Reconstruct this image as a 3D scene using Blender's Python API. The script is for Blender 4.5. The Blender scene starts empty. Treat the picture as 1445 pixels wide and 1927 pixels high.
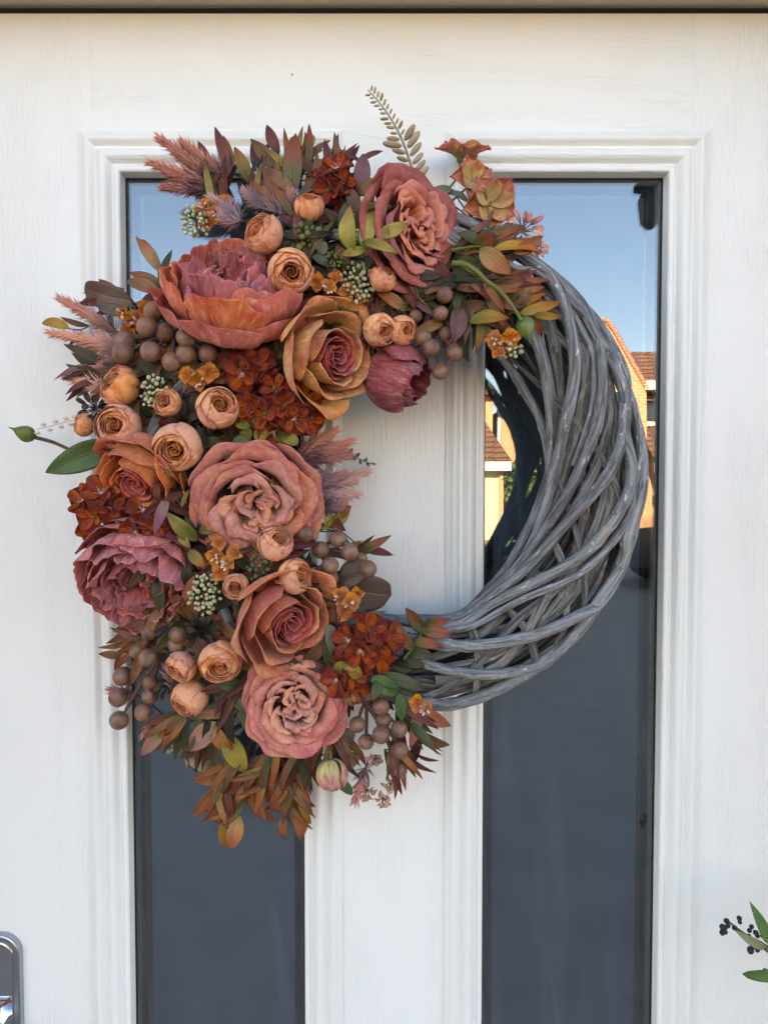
import bpy, math, random
import numpy as np
from mathutils import Vector, Matrix

# ------------------------------------------------------------------ camera, light
SC = bpy.context.scene
COL = SC.collection
PW, PH, F = 1445.0, 1927.0, 1450.0          # photograph size and focal length in its pixels
D = 0.87                                     # metres from lens to door face (door face is y = 0)
CZ = 1.50                                    # lens height
TH = math.radians(2.26)                      # lens tipped down
cam_d = bpy.data.cameras.new('camera'); cam = bpy.data.objects.new('camera', cam_d); COL.objects.link(cam)
cam_d.sensor_fit = 'HORIZONTAL'; cam_d.sensor_width = 36.0; cam_d.lens = 36.0 * F / PW
cam_d.clip_start = 0.02; cam_d.clip_end = 500
cam.location = (0, -D, CZ); cam.rotation_euler = (math.pi / 2 - TH, 0, 0)
SC.camera = cam

SUN_EL, SUN_AZ = math.radians(26), math.radians(18)   # sun stands behind the house, azimuth from +Y towards -X
w = bpy.data.worlds.new('World'); SC.world = w; w.use_nodes = True
wn = w.node_tree.nodes; wl = w.node_tree.links
sky = wn.new('ShaderNodeTexSky'); sky.sky_type = 'NISHITA'; sky.sun_disc = False
sky.sun_elevation = SUN_EL; sky.sun_rotation = -SUN_AZ; sky.dust_density = 0.7; sky.ozone_density = 3.0
bg = wn['Background']; bg.inputs['Strength'].default_value = 0.075
wl.new(sky.outputs[0], bg.inputs[0])
sun_d = bpy.data.lights.new('sun', 'SUN'); sun_d.energy = 5.0; sun_d.angle = math.radians(0.5); sun_d.color = (1.0, 0.86, 0.68)
sun = bpy.data.objects.new('sun', sun_d); COL.objects.link(sun)
sdir = Vector((-math.sin(SUN_AZ) * math.cos(SUN_EL), math.cos(SUN_AZ) * math.cos(SUN_EL), math.sin(SUN_EL)))
sun.rotation_euler = sdir.to_track_quat('Z', 'Y').to_euler(); sun.location = (0, 8, 12)
vs = SC.view_settings; vs.view_transform = 'Standard'; vs.look = 'None'; vs.gamma = 1.0; vs.exposure = 3.10
vs.use_curve_mapping = False
vs.use_white_balance = True; vs.white_balance_temperature = 8250; vs.white_balance_tint = 15.0   # camera balanced for open shade
SC.render.engine = 'CYCLES'
SC.cycles.use_denoising = True
SC.cycles.max_bounces = 5; SC.cycles.diffuse_bounces = 2; SC.cycles.glossy_bounces = 3; SC.cycles.transmission_bounces = 4; SC.cycles.use_adaptive_sampling = True; SC.cycles.adaptive_threshold = 0.02; SC.cycles.transparent_max_bounces = 12
SC.cycles.sample_clamp_indirect = 6.0

RNG = np.random.default_rng(11)
def rnd(a, b): return float(RNG.uniform(a, b))

# ------------------------------------------------------------------ photo -> place
CT, ST = math.cos(TH), math.sin(TH)
def U(px, py, d=0.0):
    """the point d metres in front of the door face that lies on the ray through photo pixel px, py"""
    a, b = px - PW / 2, PH / 2 - py
    ry = F * CT + b * ST; t = (D - d) / ry
    return Vector((a * t, -d, CZ + (b * CT - F * ST) * t))
def MM(d): return (D - d) / F                # metres per pixel at that depth
YG = 0.016                                   # glass plane
def MU(px, py, Z):
    """point of the street that the glass shows at px, py, Z metres of light path away"""
    v = U(px, py, D - Z); return Vector((v.x, 2 * YG - v.y, v.z))

# ------------------------------------------------------------------ node helpers
def S(r, g, b):
    f = lambda c: (c / 255 / 12.92) if c <= 10 else ((c / 255 + .055) / 1.055) ** 2.4
    return (f(r), f(g), f(b), 1.0)
class N:
    def __init__(s, name):
        s.m = bpy.data.materials.new(name); s.m.use_nodes = True; s.t = s.m.node_tree
        s.b = s.t.nodes['Principled BSDF']; s.out = s.t.nodes['Material Output']
    def put(s, sock, v):
        if v is None: return
        if hasattr(v, 'is_output'): s.t.links.new(v, sock)
        else: sock.default_value = v
    def n(s, kind, **kw):
        nd = s.t.nodes.new('ShaderNode' + kind)
        for k, v in kw.items(): setattr(nd, k, v)
        return nd
    def coord(s, which): return s.n('TexCoord').outputs[which]
    def xyz(s, v):
        nd = s.n('SeparateXYZ'); s.put(nd.inputs[0], v); return nd.outputs
    def vec(s, x, y, z=0.0):
        nd = s.n('CombineXYZ'); s.put(nd.inputs[0], x); s.put(nd.inputs[1], y); s.put(nd.inputs[2], z); return nd.outputs[0]
    def map(s, v, sc=(1, 1, 1), rot=(0, 0, 0), loc=(0, 0, 0)):
        nd = s.n('Mapping'); s.put(nd.inputs[0], v); nd.inputs['Scale'].default_value = sc
        nd.inputs['Rotation'].default_value = rot; nd.inputs['Location'].default_value = loc; return nd.outputs[0]
    def math(s, op, a, b=0.0, clamp=False):
        nd = s.n('Math', operation=op, use_clamp=clamp); s.put(nd.inputs[0], a); s.put(nd.inputs[1], b); return nd.outputs[0]
    def noise(s, v, scale, detail=3.0, rough=0.55, dist=0.0, dim='3D', col=False):
        nd = s.n('TexNoise', noise_dimensions=dim); s.put(nd.inputs['Vector'], v); nd.inputs['Scale'].default_value = scale
        nd.inputs['Detail'].default_value = detail; nd.inputs['Roughness'].default_value = rough; nd.inputs['Distortion'].default_value = dist
        return nd.outputs[1 if col else 0]
    def step(s, v, lo, hi, a=0.0, b=1.0):
        nd = s.n('MapRange', interpolation_type='SMOOTHSTEP'); s.put(nd.inputs['Value'], v)
        for k, x in (('From Min', lo), ('From Max', hi), ('To Min', a), ('To Max', b)): s.put(nd.inputs[k], x)
        return nd.outputs[0]
    def mix(s, f, a, b, mode='MIX'):
        nd = s.n('Mix', data_type='RGBA', blend_type=mode); s.put(nd.inputs[0], f); s.put(nd.inputs[6], a); s.put(nd.inputs[7], b); return nd.outputs[2]
    def bump(s, h, dist, strength=1.0, normal=None):
        nd = s.n('Bump'); s.put(nd.inputs['Height'], h); nd.inputs['Distance'].default_value = dist; nd.inputs['Strength'].default_value = strength
        if normal is not None: s.put(nd.inputs['Normal'], normal)
        return nd.outputs[0]
    def rand(s): return s.n('ObjectInfo').outputs['Random']
    def hsv(s, c, h=0.5, sat=1.0, v=1.0):
        nd = s.n('HueSaturation'); s.put(nd.inputs['Hue'], h); s.put(nd.inputs['Saturation'], sat); s.put(nd.inputs['Value'], v); s.put(nd.inputs['Color'], c); return nd.outputs[0]
    def set(s, **kw):
        for k, v in kw.items(): s.put(s.b.inputs[k.replace('_', ' ')], v)
        return s
def plain(name, col, rough=0.6, metal=0.0, **kw):
    k = N(name); k.set(Base_Color=col, Roughness=rough, Metallic=metal, **kw); return k.m

# ---- petals: dyed cloth; colours run along the petal, creases along its length
def petal_mat(name, base, mid, edge, streak=0.35, spots=0.25, crease=1.0, edge_lo=0.86):
    k = N(name); uv = k.coord('UV'); u, v, _ = k.xyz(uv); r = k.rand()
    ob = k.coord('Object'); r10 = k.math('MULTIPLY', r, 37.0)
    wob = k.noise(k.vec(k.math('MULTIPLY', u, 2.0), k.math('MULTIPLY', v, 2.0), r10), 2.0, 2.0)
    vv = k.math('ADD', v, k.math('MULTIPLY', k.math('SUBTRACT', wob, 0.5), 0.55))
    c = k.mix(k.step(vv, 0.1, 0.75), base, mid)
    cloud = k.noise(k.vec(k.math('MULTIPLY', u, 3.0), k.math('MULTIPLY', v, 2.4), k.math('ADD', r10, 5.0)), 1.3, 3.0)
    c = k.mix(k.step(cloud, 0.45, 0.68, 0.0, 0.75), c, edge)
    c = k.mix(k.step(vv, edge_lo, 1.02, 0.0, 0.85), c, edge)
    ue = k.math('ABSOLUTE', k.math('SUBTRACT', u, 0.5))
    c = k.mix(k.step(ue, 0.44, 0.5, 0.0, 0.55), c, edge)
    lines = k.noise(k.vec(k.math('MULTIPLY', u, 11.0), k.math('MULTIPLY', v, 2.8), r10), 1.0, 3.0, 0.62, 1.6)
    c = k.mix(k.math('MULTIPLY', k.step(lines, 0.5, 0.75), streak), c, k.hsv(c, 0.5, 0.62, 1.45))
    c = k.mix(k.math('MULTIPLY', k.step(lines, 0.48, 0.3), streak), c, k.hsv(c, 0.49, 1.12, 0.66))
    crk = k.noise(ob, 95.0, 2.0, 0.55, 1.2)
    ridge = k.math('ABSOLUTE', k.math('SUBTRACT', crk, 0.5))
    c = k.mix(k.math('MULTIPLY', k.math('MULTIPLY', k.step(ridge, 0.016, 0.003), k.step(wob, 0.48, 0.62)), k.math('MULTIPLY', streak, 0.7)), c, k.hsv(c, 0.5, 0.5, 1.7))
    sp = k.noise(ob, 520.0, 2.0, 0.6); sm = k.noise(ob, 75.0, 2.0)
    c = k.mix(k.math('MULTIPLY', k.math('MULTIPLY', k.step(sp, 0.55, 0.66), k.step(sm, 0.46, 0.62)), spots), c, k.hsv(c, 0.485, 1.15, 0.5))
    c = k.hsv(c, k.math('ADD', 0.492, k.math('MULTIPLY', r, 0.016)), k.math('ADD', 0.97, k.math('MULTIPLY', r, 0.14)), k.math('ADD', 0.96, k.math('MULTIPLY', r, 0.22)))
    h = k.math('ADD', k.math('MULTIPLY', lines, 0.9), k.math('MULTIPLY', k.step(ridge, 0.0, 0.2), 0.18))
    nrm = k.bump(h, 0.0011 * crease, 0.8)
    k.set(Base_Color=c, Roughness=0.78, Normal=nrm, Sheen_Weight=0.12, Sheen_Roughness=0.5, Specular_IOR_Level=0.25)
    tr = k.n('BsdfTranslucent'); k.put(tr.inputs[0], c); k.put(tr.inputs['Normal'], nrm)
    ms = k.n('MixShader'); ms.inputs[0].default_value = 0.24
    k.t.links.new(k.b.outputs[0], ms.inputs[1]); k.t.links.new(tr.outputs[0], ms.inputs[2]); k.t.links.new(ms.outputs[0], k.out.inputs[0])
    return k.m

# ---- leaves: colour runs from stalk to tip, long parallel veins, paler midrib
def leaf_mat(name, base, mid, tip, gloss=0.42, veins=1.0, rib=(1.5, 0.85)):
    k = N(name); uv = k.coord('UV'); u, v, _ = k.xyz(uv); r = k.rand(); ob = k.coord('Object')
    wob = k.noise(ob, 45.0, 3.0)
    vv = k.math('ADD', v, k.math('ADD', k.math('MULTIPLY', k.math('SUBTRACT', wob, 0.5), 0.6), k.math('MULTIPLY', k.math('SUBTRACT', r, 0.5), 0.5)))
    c = k.mix(k.step(vv, 0.02, 0.5), base, mid); c = k.mix(k.step(vv, 0.45, 0.95), c, tip)
    ue = k.math('ABSOLUTE', k.math('SUBTRACT', u, 0.5))
    c = k.mix(k.step(ue, 0.40, 0.5, 0.0, 0.55), c, k.hsv(c, 0.485, 1.1, 0.55))
    wv = k.math('SINE', k.math('MULTIPLY', ue, 44.0))
    c = k.mix(k.step(wv, 0.55, 1.0, 0.0, 0.55 * veins), c, k.hsv(c, 0.5, 1.0, 0.5))
    c = k.mix(k.step(ue, 0.028, 0.008), c, k.hsv(c, 0.505, rib[1], rib[0]))
    bl = k.noise(ob, 160.0, 3.0); c = k.mix(k.step(bl, 0.5, 0.75, 0.0, 0.3), c, k.hsv(c, 0.49, 1.0, 0.6))
    c = k.hsv(c, k.math('ADD', 0.488, k.math('MULTIPLY', r, 0.024)), 1.04, k.math('ADD', 0.78, k.math('MULTIPLY', r, 0.5)))
    h = k.math('ADD', k.math('MULTIPLY', wv, 0.22 * veins), k.math('ADD', k.step(ue, 0.0, 0.035), k.math('MULTIPLY', bl, 0.4)))
    nrm = k.bump(h, 0.0006, 0.8)
    k.set(Base_Color=c, Roughness=k.step(bl, 0.3, 0.7, gloss - 0.06, gloss + 0.16), Normal=nrm, Specular_IOR_Level=0.4)
    tr = k.n('BsdfTranslucent'); k.put(tr.inputs[0], c)
    ms = k.n('MixShader'); ms.inputs[0].default_value = 0.1
    k.t.links.new(k.b.outputs[0], ms.inputs[1]); k.t.links.new(tr.outputs[0], ms.inputs[2]); k.t.links.new(ms.outputs[0], k.out.inputs[0])
    return k.m

def mottled(name, col, col2, scale, rough=0.55, bump=0.0004, bscale=None, amount=0.6, spec=0.4):
    k = N(name); ob = k.coord('Object'); r = k.rand()
    n1 = k.noise(ob, scale, 4.0, 0.6); c = k.mix(k.step(n1, 0.4, 0.68, 0.0, amount), col, col2)
    c = k.hsv(c, 0.5, 1.0, k.math('ADD', 0.85, k.math('MULTIPLY', r, 0.3)))
    k.set(Base_Color=c, Roughness=rough, Normal=k.bump(k.noise(ob, bscale or scale * 3, 4.0), bump, 0.7), Specular_IOR_Level=spec)
    return k.m

# ---- white embossed oak-grain door skin; axis: direction the grain runs
def door_mat(name, axis):
    k = N(name); ob = k.coord('Object'); x, y, z = k.xyz(ob)
    a, b = (x, z) if axis == 'z' else (z, x)            # a across, b along the grain
    fig = k.noise(k.vec(k.math('MULTIPLY', a, 5.0), k.math('MULTIPLY', b, 0.9), 3.1), 1.0, 2.0)
    ring = k.math('SINE', k.math('ADD', k.math('MULTIPLY', fig, 62.0), k.math('MULTIPLY', a, 46.0)))
    pores = k.noise(k.vec(k.math('MULTIPLY', a, 330.0), k.math('MULTIPLY', b, 34.0), y), 1.0, 2.0, 0.6)
    pores2 = k.noise(k.vec(k.math('MULTIPLY', a, 900.0), k.math('MULTIPLY', b, 34.0), y), 1.0, 1.5)
    p = k.math('MULTIPLY', k.step(pores, 0.46, 0.64), k.step(ring, -0.4, 0.7, 0.10, 1.0))
    h = k.math('ADD', k.math('MULTIPLY', p, -1.0), k.math('MULTIPLY', pores2, 0.25))
    dirt = k.noise(ob, 6.0, 4.0, 0.6)
    c = k.mix(k.step(dirt, 0.45, 0.75, 0.0, 0.5), S(240, 236, 228), S(233, 228, 218))
    vor = k.n('TexVoronoi'); k.put(vor.inputs['Vector'], ob); vor.inputs['Scale'].default_value = 21.0
    pick = k.math('GREATER_THAN', k.xyz(vor.outputs['Color'])[0], 0.86)
    c = k.mix(k.math('MULTIPLY', k.step(vor.outputs['Distance'], 0.026, 0.014), pick), c, S(70, 60, 50))
    k.set(Base_Color=c, Roughness=0.42, Normal=k.bump(h, 0.00045, 0.75), Specular_IOR_Level=0.45)
    return k.m

M = {}
M['door_v'] = door_mat('door_grain_upright', 'z'); M['door_h'] = door_mat('door_grain_level', 'x')
M['frame'] = plain('bounce_warmed_foil', S(234, 218, 190), 0.45)  # cream foil, its colour warmed to carry ground bounce on the soffit
M['gasket'] = plain('rubber_gasket', S(20, 20, 21), 0.6)
def glass_mat(name, refl):
    k = N(name); fr = k.n('Fresnel'); fr.inputs[0].default_value = 1.5
    f = k.math('ADD', k.math('MULTIPLY', fr.outputs[0], 1.0), refl, True)
    gl = k.n('BsdfGlossy'); gl.inputs['Roughness'].default_value = 0.004; gl.inputs['Color'].default_value = (0.97, 0.98, 1.0, 1)
    tr = k.n('BsdfTransparent'); tr.inputs[0].default_value = (0.80, 0.84, 0.84, 1)
    wav = k.bump(k.noise(k.coord('Object'), 3.0, 1.0), 0.0012, 0.25); k.put(gl.inputs['Normal'], wav)
    ms = k.n('MixShader'); k.put(ms.inputs[0], f)
    k.t.links.new(tr.outputs[0], ms.inputs[1]); k.t.links.new(gl.outputs[0], ms.inputs[2])
    x, y, z = k.xyz(k.coord('Object')); sm = k.noise(k.vec(k.math('ADD', k.math('MULTIPLY', x, 26.0), k.math('MULTIPLY', z, 3.0)), k.math('MULTIPLY', z, 2.2), 1.0), 1.0, 4.0, 0.6, 1.2)
    fine = k.noise(k.coord('Object'), 240.0, 3.0, 0.7)
    df = k.n('BsdfDiffuse'); df.inputs[0].default_value = (.62, .64, .66, 1); m2 = k.n('MixShader')
    k.put(m2.inputs[0], k.math('ADD', k.step(sm, 0.5, 0.78, 0.004, 0.040), k.step(fine, 0.6, 0.8, 0.0, 0.012)))
    k.t.links.new(ms.outputs[0], m2.inputs[1]); k.t.links.new(df.outputs[0], m2.inputs[2]); k.t.links.new(m2.outputs[0], k.out.inputs[0])
    return k.m
M['glass'] = glass_mat('coated_clear_glass', 0.10)
M['satin'] = mottled('acid_etched_glass', S(98, 116, 136), S(88, 106, 124), 7.0, 0.65, 0.0001, 900.0, 0.6, 0.3)
M['hall'] = plain('dark_clear_border', S(16, 22, 22), 0.02, 0.0, IOR=2.0)
M['spacer'] = plain('spacer_bar', S(74, 92, 100), 0.35, 0.5)
M['chrome'] = plain('polished_chrome', S(214, 218, 222), 0.03, 1.0)
M['satin_chrome'] = plain('brushed_chrome', S(166, 172, 178), 0.34, 1.0)

def willow_mat(name, dark, light, wash):
    k = N(name); uv = k.coord('UV'); u, v, _ = k.xyz(uv); r = k.rand(); r9 = k.math('MULTIPLY', r, 61.0)
    st = k.noise(k.vec(k.math('MULTIPLY', u, 11.0), k.math('MULTIPLY', v, 26.0), r9), 1.0, 5.0, 0.66, 0.6)
    big = k.noise(k.vec(k.math('MULTIPLY', u, 2.0), k.math('MULTIPLY', v, 14.0), r9), 1.0, 3.0)
    c = k.mix(k.step(st, 0.36, 0.64), dark, light)
    c = k.mix(k.step(big, 0.45, 0.75, 0.0, 0.45), c, k.hsv(c, 0.5, 0.8, 0.62))
    fl = k.noise(k.vec(k.math('MULTIPLY', u, 7.0), k.math('MULTIPLY', v, 70.0), r9), 1.0, 4.0, 0.7)
    c = k.mix(k.step(fl, 0.60, 0.68, 0.0, wash), c, S(205, 204, 201))
    br = k.noise(k.vec(k.math('MULTIPLY', u, 3.0), k.math('MULTIPLY', v, 22.0), k.math('ADD', r9, 9.0)), 1.0, 3.0, 0.7)
    c = k.mix(k.step(br, 0.62, 0.72, 0.0, 0.75), c, S(176, 152, 124))
    c = k.mix(k.step(k.noise(k.vec(k.math('MULTIPLY', u, 9.0), k.math('MULTIPLY', v, 60.0), k.math('ADD', r9, 4.0)), 1.0, 2.0), 0.70, 0.76, 0.0, 0.8), c, S(34, 33, 34))
    c = k.hsv(c, 0.5, 1.0, k.math('ADD', 0.8, k.math('MULTIPLY', r, 0.42)))
    h = k.math('ADD', st, k.math('ADD', k.math('MULTIPLY', br, 1.0), k.math('MULTIPLY', fl, 0.5)))
    k.set(Base_Color=c, Roughness=0.72, Normal=k.bump(h, 0.0024, 0.95), Specular_IOR_Level=0.3)
    return k.m
M['willow'] = willow_mat('weathered_grey_willow', S(92, 91, 91), S(156, 154, 153), 0.85)
M['split'] = willow_mat('weathered_split_willow', S(64, 61, 58), S(140, 134, 127), 0.4)  # browner wood, also darkened in colour for the shade beneath the outer rods

# petals (sRGB read off the photograph, lifted a little for shade)
PM = {
 'peony_out': petal_mat('coral_peony', S(224, 130, 98), S(230, 134, 108), S(204, 94, 82), 0.45, 0.1, 1.3),
 'peony_in': petal_mat('mauve_peony', S(216, 120, 100), S(216, 130, 126), S(188, 98, 108), 0.55, 0.1, 1.3),
 'peony_pink': petal_mat('dusk_pink_peony', S(222, 128, 106), S(220, 134, 130), S(196, 104, 108), 0.55, 0.1, 1.3),
 'peony_core': petal_mat('rust_mauve_core', S(216, 98, 62), S(212, 122, 122), S(180, 92, 108), 0.5, 0.1, 1.2),
 'rose_b_out': petal_mat('brown_mauve_rose', S(184, 106, 100), S(190, 106, 98), S(160, 80, 74), 0.25, 0.15, 0.9),
 'rose_b_in': petal_mat('salmon_rose', S(226, 140, 90), S(234, 150, 124), S(208, 114, 100), 0.2, 0.2, 0.8),
 'tea_out': petal_mat('ochre_peach_rose', S(234, 166, 98), S(242, 182, 122), S(220, 120, 96), 0.42, 0.08, 1.2, 0.80),
 'tea_in': petal_mat('raspberry_heart', S(164, 54, 56), S(198, 86, 86), S(214, 118, 98), 0.3, 0.05, 1.0),
 'tea_f': petal_mat('apricot_rose', S(236, 154, 100), S(236, 148, 102), S(218, 114, 88), 0.36, 0.1, 1.1, 0.8),
 'tea_h': petal_mat('coral_rose', S(218, 124, 92), S(226, 128, 102), S(232, 160, 112), 0.38, 0.08, 1.1, 0.82),
 'bud': petal_mat('mauve_bud', S(184, 98, 94), S(176, 98, 102), S(142, 70, 78), 0.7, 0.05, 1.5),
 'rose_e_out': petal_mat('dusty_pink_guard', S(216, 134, 96), S(224, 144, 122), S(194, 102, 104), 0.3, 0.22, 0.9),
 'rose_e_in': petal_mat('dusty_pink_heart', S(214, 158, 110), S(230, 160, 138), S(202, 116, 102), 0.3, 0.25, 0.9),
 'rose_i_out': petal_mat('mauve_pink_guard', S(220, 146, 120), S(220, 140, 126), S(194, 100, 98), 0.32, 0.22, 0.9),
 'ran': petal_mat('peach_ranunculus', S(255, 172, 122), S(255, 186, 146), S(214, 122, 80), 0.16, 0.35, 0.7, 0.93),
 'ran_in': petal_mat('ranunculus_heart', S(190, 84, 40), S(236, 150, 100), S(210, 120, 76), 0.14, 0.3, 0.7, 0.9),
 'ran_o': petal_mat('orange_ranunculus', S(252, 170, 118), S(255, 178, 132), S(214, 120, 74), 0.16, 0.45, 0.7, 0.93),
 'rust': petal_mat('rust_hydrangea', S(188, 88, 40), S(148, 58, 42), S(116, 44, 38), 0.2, 0.15, 0.7, 0.75),
 'orange': petal_mat('orange_blossom', S(198, 112, 62), S(222, 152, 84), S(208, 122, 70), 0.1, 0.05, 0.5),
 'coral_hel': petal_mat('coral_green_blossom', S(196, 176, 112), S(224, 148, 116), S(196, 100, 84), 0.3, 0.25, 0.7, 0.8),
 'pale_bud': petal_mat('green_pink_bud', S(206, 206, 126), S(220, 176, 146), S(190, 94, 112), 0.3, 0.05, 0.8, 0.42),
 'cream': petal_mat('olive_cream_bud', S(150, 140, 96), S(186, 170, 130), S(160, 138, 108), 0.2, 0.3, 0.9),
}
LM = {
 'rust': leaf_mat('rust_leaf', S(112, 104, 58), S(160, 98, 62), S(150, 74, 52)),
 'red': leaf_mat('dark_red_leaf', S(92, 58, 48), S(116, 62, 54), S(104, 50, 48)),
 'brown': leaf_mat('brown_leaf', S(104, 86, 54), S(142, 98, 66), S(122, 74, 56)),
 'tan': leaf_mat('tan_leaf', S(128, 120, 76), S(176, 126, 84), S(164, 94, 64)),
 'ochre': leaf_mat('ochre_leaf', S(130, 120, 56), S(176, 128, 56), S(172, 98, 46)),
 'olive': leaf_mat('olive_leaf', S(112, 108, 48), S(152, 134, 62), S(138, 104, 56)),
 'yellow': leaf_mat('yellow_olive_leaf', S(140, 134, 62), S(184, 164, 82), S(168, 132, 66)),
 'plum': leaf_mat('plum_leaf', S(128, 96, 88), S(140, 94, 94), S(122, 74, 82), 0.5),
 'pink': leaf_mat('pink_green_leaf', S(150, 138, 92), S(176, 122, 104), S(160, 92, 88)),
 'green': leaf_mat('dark_green_leaf', S(58, 66, 36), S(74, 80, 46), S(92, 80, 52)),
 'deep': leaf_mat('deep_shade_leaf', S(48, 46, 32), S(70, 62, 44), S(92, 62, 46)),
 'fresh': leaf_mat('fresh_green_leaf', S(70, 94, 48), S(80, 104, 54), S(70, 92, 46), 0.45, 0.4),
 'grey': leaf_mat('grey_green_leaf', S(92, 96, 78), S(112, 112, 92), S(106, 96, 84), 0.6, 0.2),
 'choc': leaf_mat('chocolate_leaf', S(112, 92, 78), S(118, 96, 84), S(92, 70, 62), 0.62, 0.05),
 'feather': leaf_mat('dusty_pink_bristle', S(150, 114, 114), S(230, 166, 150), S(232, 158, 138), 0.7, 0.2),
 'feather_m': leaf_mat('mauve_bristle', S(138, 118, 124), S(186, 148, 150), S(216, 160, 150), 0.7, 0.2),
 'feather_p': leaf_mat('pale_pink_bract', S(190, 150, 132), S(214, 168, 150), S(206, 150, 136), 0.7, 0.1),
 'shrub': leaf_mat('shrub_leaf', S(86, 116, 62), S(92, 122, 66), S(78, 104, 56), 0.35, 0.1),
 'shrub_pale': leaf_mat('shrub_leaf_underside', S(150, 158, 112), S(148, 156, 112), S(140, 148, 104), 0.6, 0.1),
}
M['berry'] = mottled('brown_berry', S(142, 100, 78), S(104, 70, 53), 1.4, 0.38, 0.0004, 30.0, 0.9, 0.5)
M['stem'] = mottled('plum_stem', S(104, 74, 68), S(80, 58, 54), 180.0, 0.65)
M['stem_g'] = mottled('green_stem', S(106, 112, 58), S(104, 88, 56), 90.0, 0.5)
M['stem_d'] = mottled('dark_twig', S(86, 70, 66), S(66, 54, 52), 180.0, 0.75)
M['seed'] = mottled('pale_green_seed', S(196, 190, 150), S(112, 114, 62), 260.0, 0.5)
M['seed_d'] = mottled('green_seed', S(108, 110, 64), S(84, 78, 50), 260.0, 0.55)
M['stamen'] = plain('pale_stamen', S(226, 196, 178), 0.6)
M['pod'] = mottled('green_pod', S(84, 104, 46), S(122, 124, 70), 70.0, 0.32, 0.0002)
M['fern'] = mottled('beige_fern', S(178, 152, 120), S(150, 126, 92), 130.0, 0.65)
M['black_berry'] = mottled('black_berry', S(34, 32, 38), S(58, 48, 50), 220.0, 0.4)

# ------------------------------------------------------------------ mesh helpers
def mesh(name, V, Fc, mat, uv=None, smooth=True):
    me = bpy.data.meshes.new(name)
    V = np.asarray(V, dtype=np.float64)
    me.from_pydata(V.tolist(), [], Fc if isinstance(Fc, list) else Fc.tolist())
    if uv is not None:
        lay = me.uv_layers.new(name='UVMap'); li = np.empty(len(me.loops), dtype=np.int32); me.loops.foreach_get('vertex_index', li)
        lay.data.foreach_set('uv', np.asarray(uv, dtype=np.float32)[li].ravel())
    if smooth: me.polygons.foreach_set('use_smooth', np.ones(len(me.polygons), dtype=bool))
    me.materials.append(mat); me.update(); return me
def obj(name, me, parent=None, loc=None, rot=None, label=None, cat=None, group=None, kind=None):
    o = bpy.data.objects.new(name, me); COL.objects.link(o)
    if parent is not None: o.parent = parent
    if loc is not None: o.location = loc
    if rot is not None: o.rotation_mode = 'QUATERNION'; o.rotation_quaternion = rot
    for k, v in (('label', label), ('category', cat), ('group', group), ('kind', kind)):
        if v: o[k] = v
    return o
def gridfaces(nu, nv, off=0, flip=False):
    i = np.arange(nu - 1)[:, None] * nv + np.arange(nv - 1)[None, :]; i = i.ravel() + off
    f = np.stack([i, i + nv, i + nv + 1, i + 1], 1)
    return f[:, ::-1] if flip else f
def thick(P, uv, t):
    """P (nu,nv,3) sheet -> closed shell of thickness t"""
    nu, nv, _ = P.shape
    a = np.gradient(P, axis=0); b = np.gradient(P, axis=1); n = np.cross(a, b)
    n /= (np.linalg.norm(n, axis=2, keepdims=True) + 1e-12)
    Q = P - n * t; V = np.concatenate([P.reshape(-1, 3), Q.reshape(-1, 3)]); m = nu * nv
    idx = np.arange(m).reshape(nu, nv)
    ring = np.concatenate([idx[:-1, 0], idx[-1, :-1], idx[:0:-1, -1], idx[0, :0:-1]]); nx = np.roll(ring, -1)
    rim = np.stack([ring, ring + m, nx + m, nx], 1)
    Fc = np.concatenate([gridfaces(nu, nv), gridfaces(nu, nv, m, True), rim])
    return V, Fc, np.concatenate([uv, uv])
class Build:
    """collects pieces that belong to ONE mesh"""
    def __init__(s): s.V = []; s.F = []; s.UV = []; s.k = 0
    def add(s, V, Fc, uv=None):
        V = np.asarray(V, float); s.V.append(V); s.UV.append(np.zeros((len(V), 2)) if uv is None else np.asarray(uv, float))
        s.F += [[int(i) + s.k for i in f] for f in Fc]; s.k += len(V); return s
    def box(s, a, b):
        x0, y0, z0 = a; x1, y1, z1 = b
        V = [(x0, y0, z0), (x1, y0, z0), (x1, y1, z0), (x0, y1, z0), (x0, y0, z1), (x1, y0, z1), (x1, y1, z1), (x0, y1, z1)]
        return s.add(V, [(0, 3, 2, 1), (4, 5, 6, 7), (0, 1, 5, 4), (1, 2, 6, 5), (2, 3, 7, 6), (3, 0, 4, 7)])
    def prism(s, poly, y0, y1):
        n = len(poly); V = [(x, y0, z) for x, z in poly] + [(x, y1, z) for x, z in poly]
        Fc = [list(range(n)), list(range(2 * n - 1, n - 1, -1))] + [(i, i + n, (i + 1) % n + n, (i + 1) % n) for i in range(n)]
        return s.add(V, Fc)
    def mesh(s, name, mat, smooth=True): return mesh(name, np.concatenate(s.V), s.F, mat, np.concatenate(s.UV), smooth)
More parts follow.
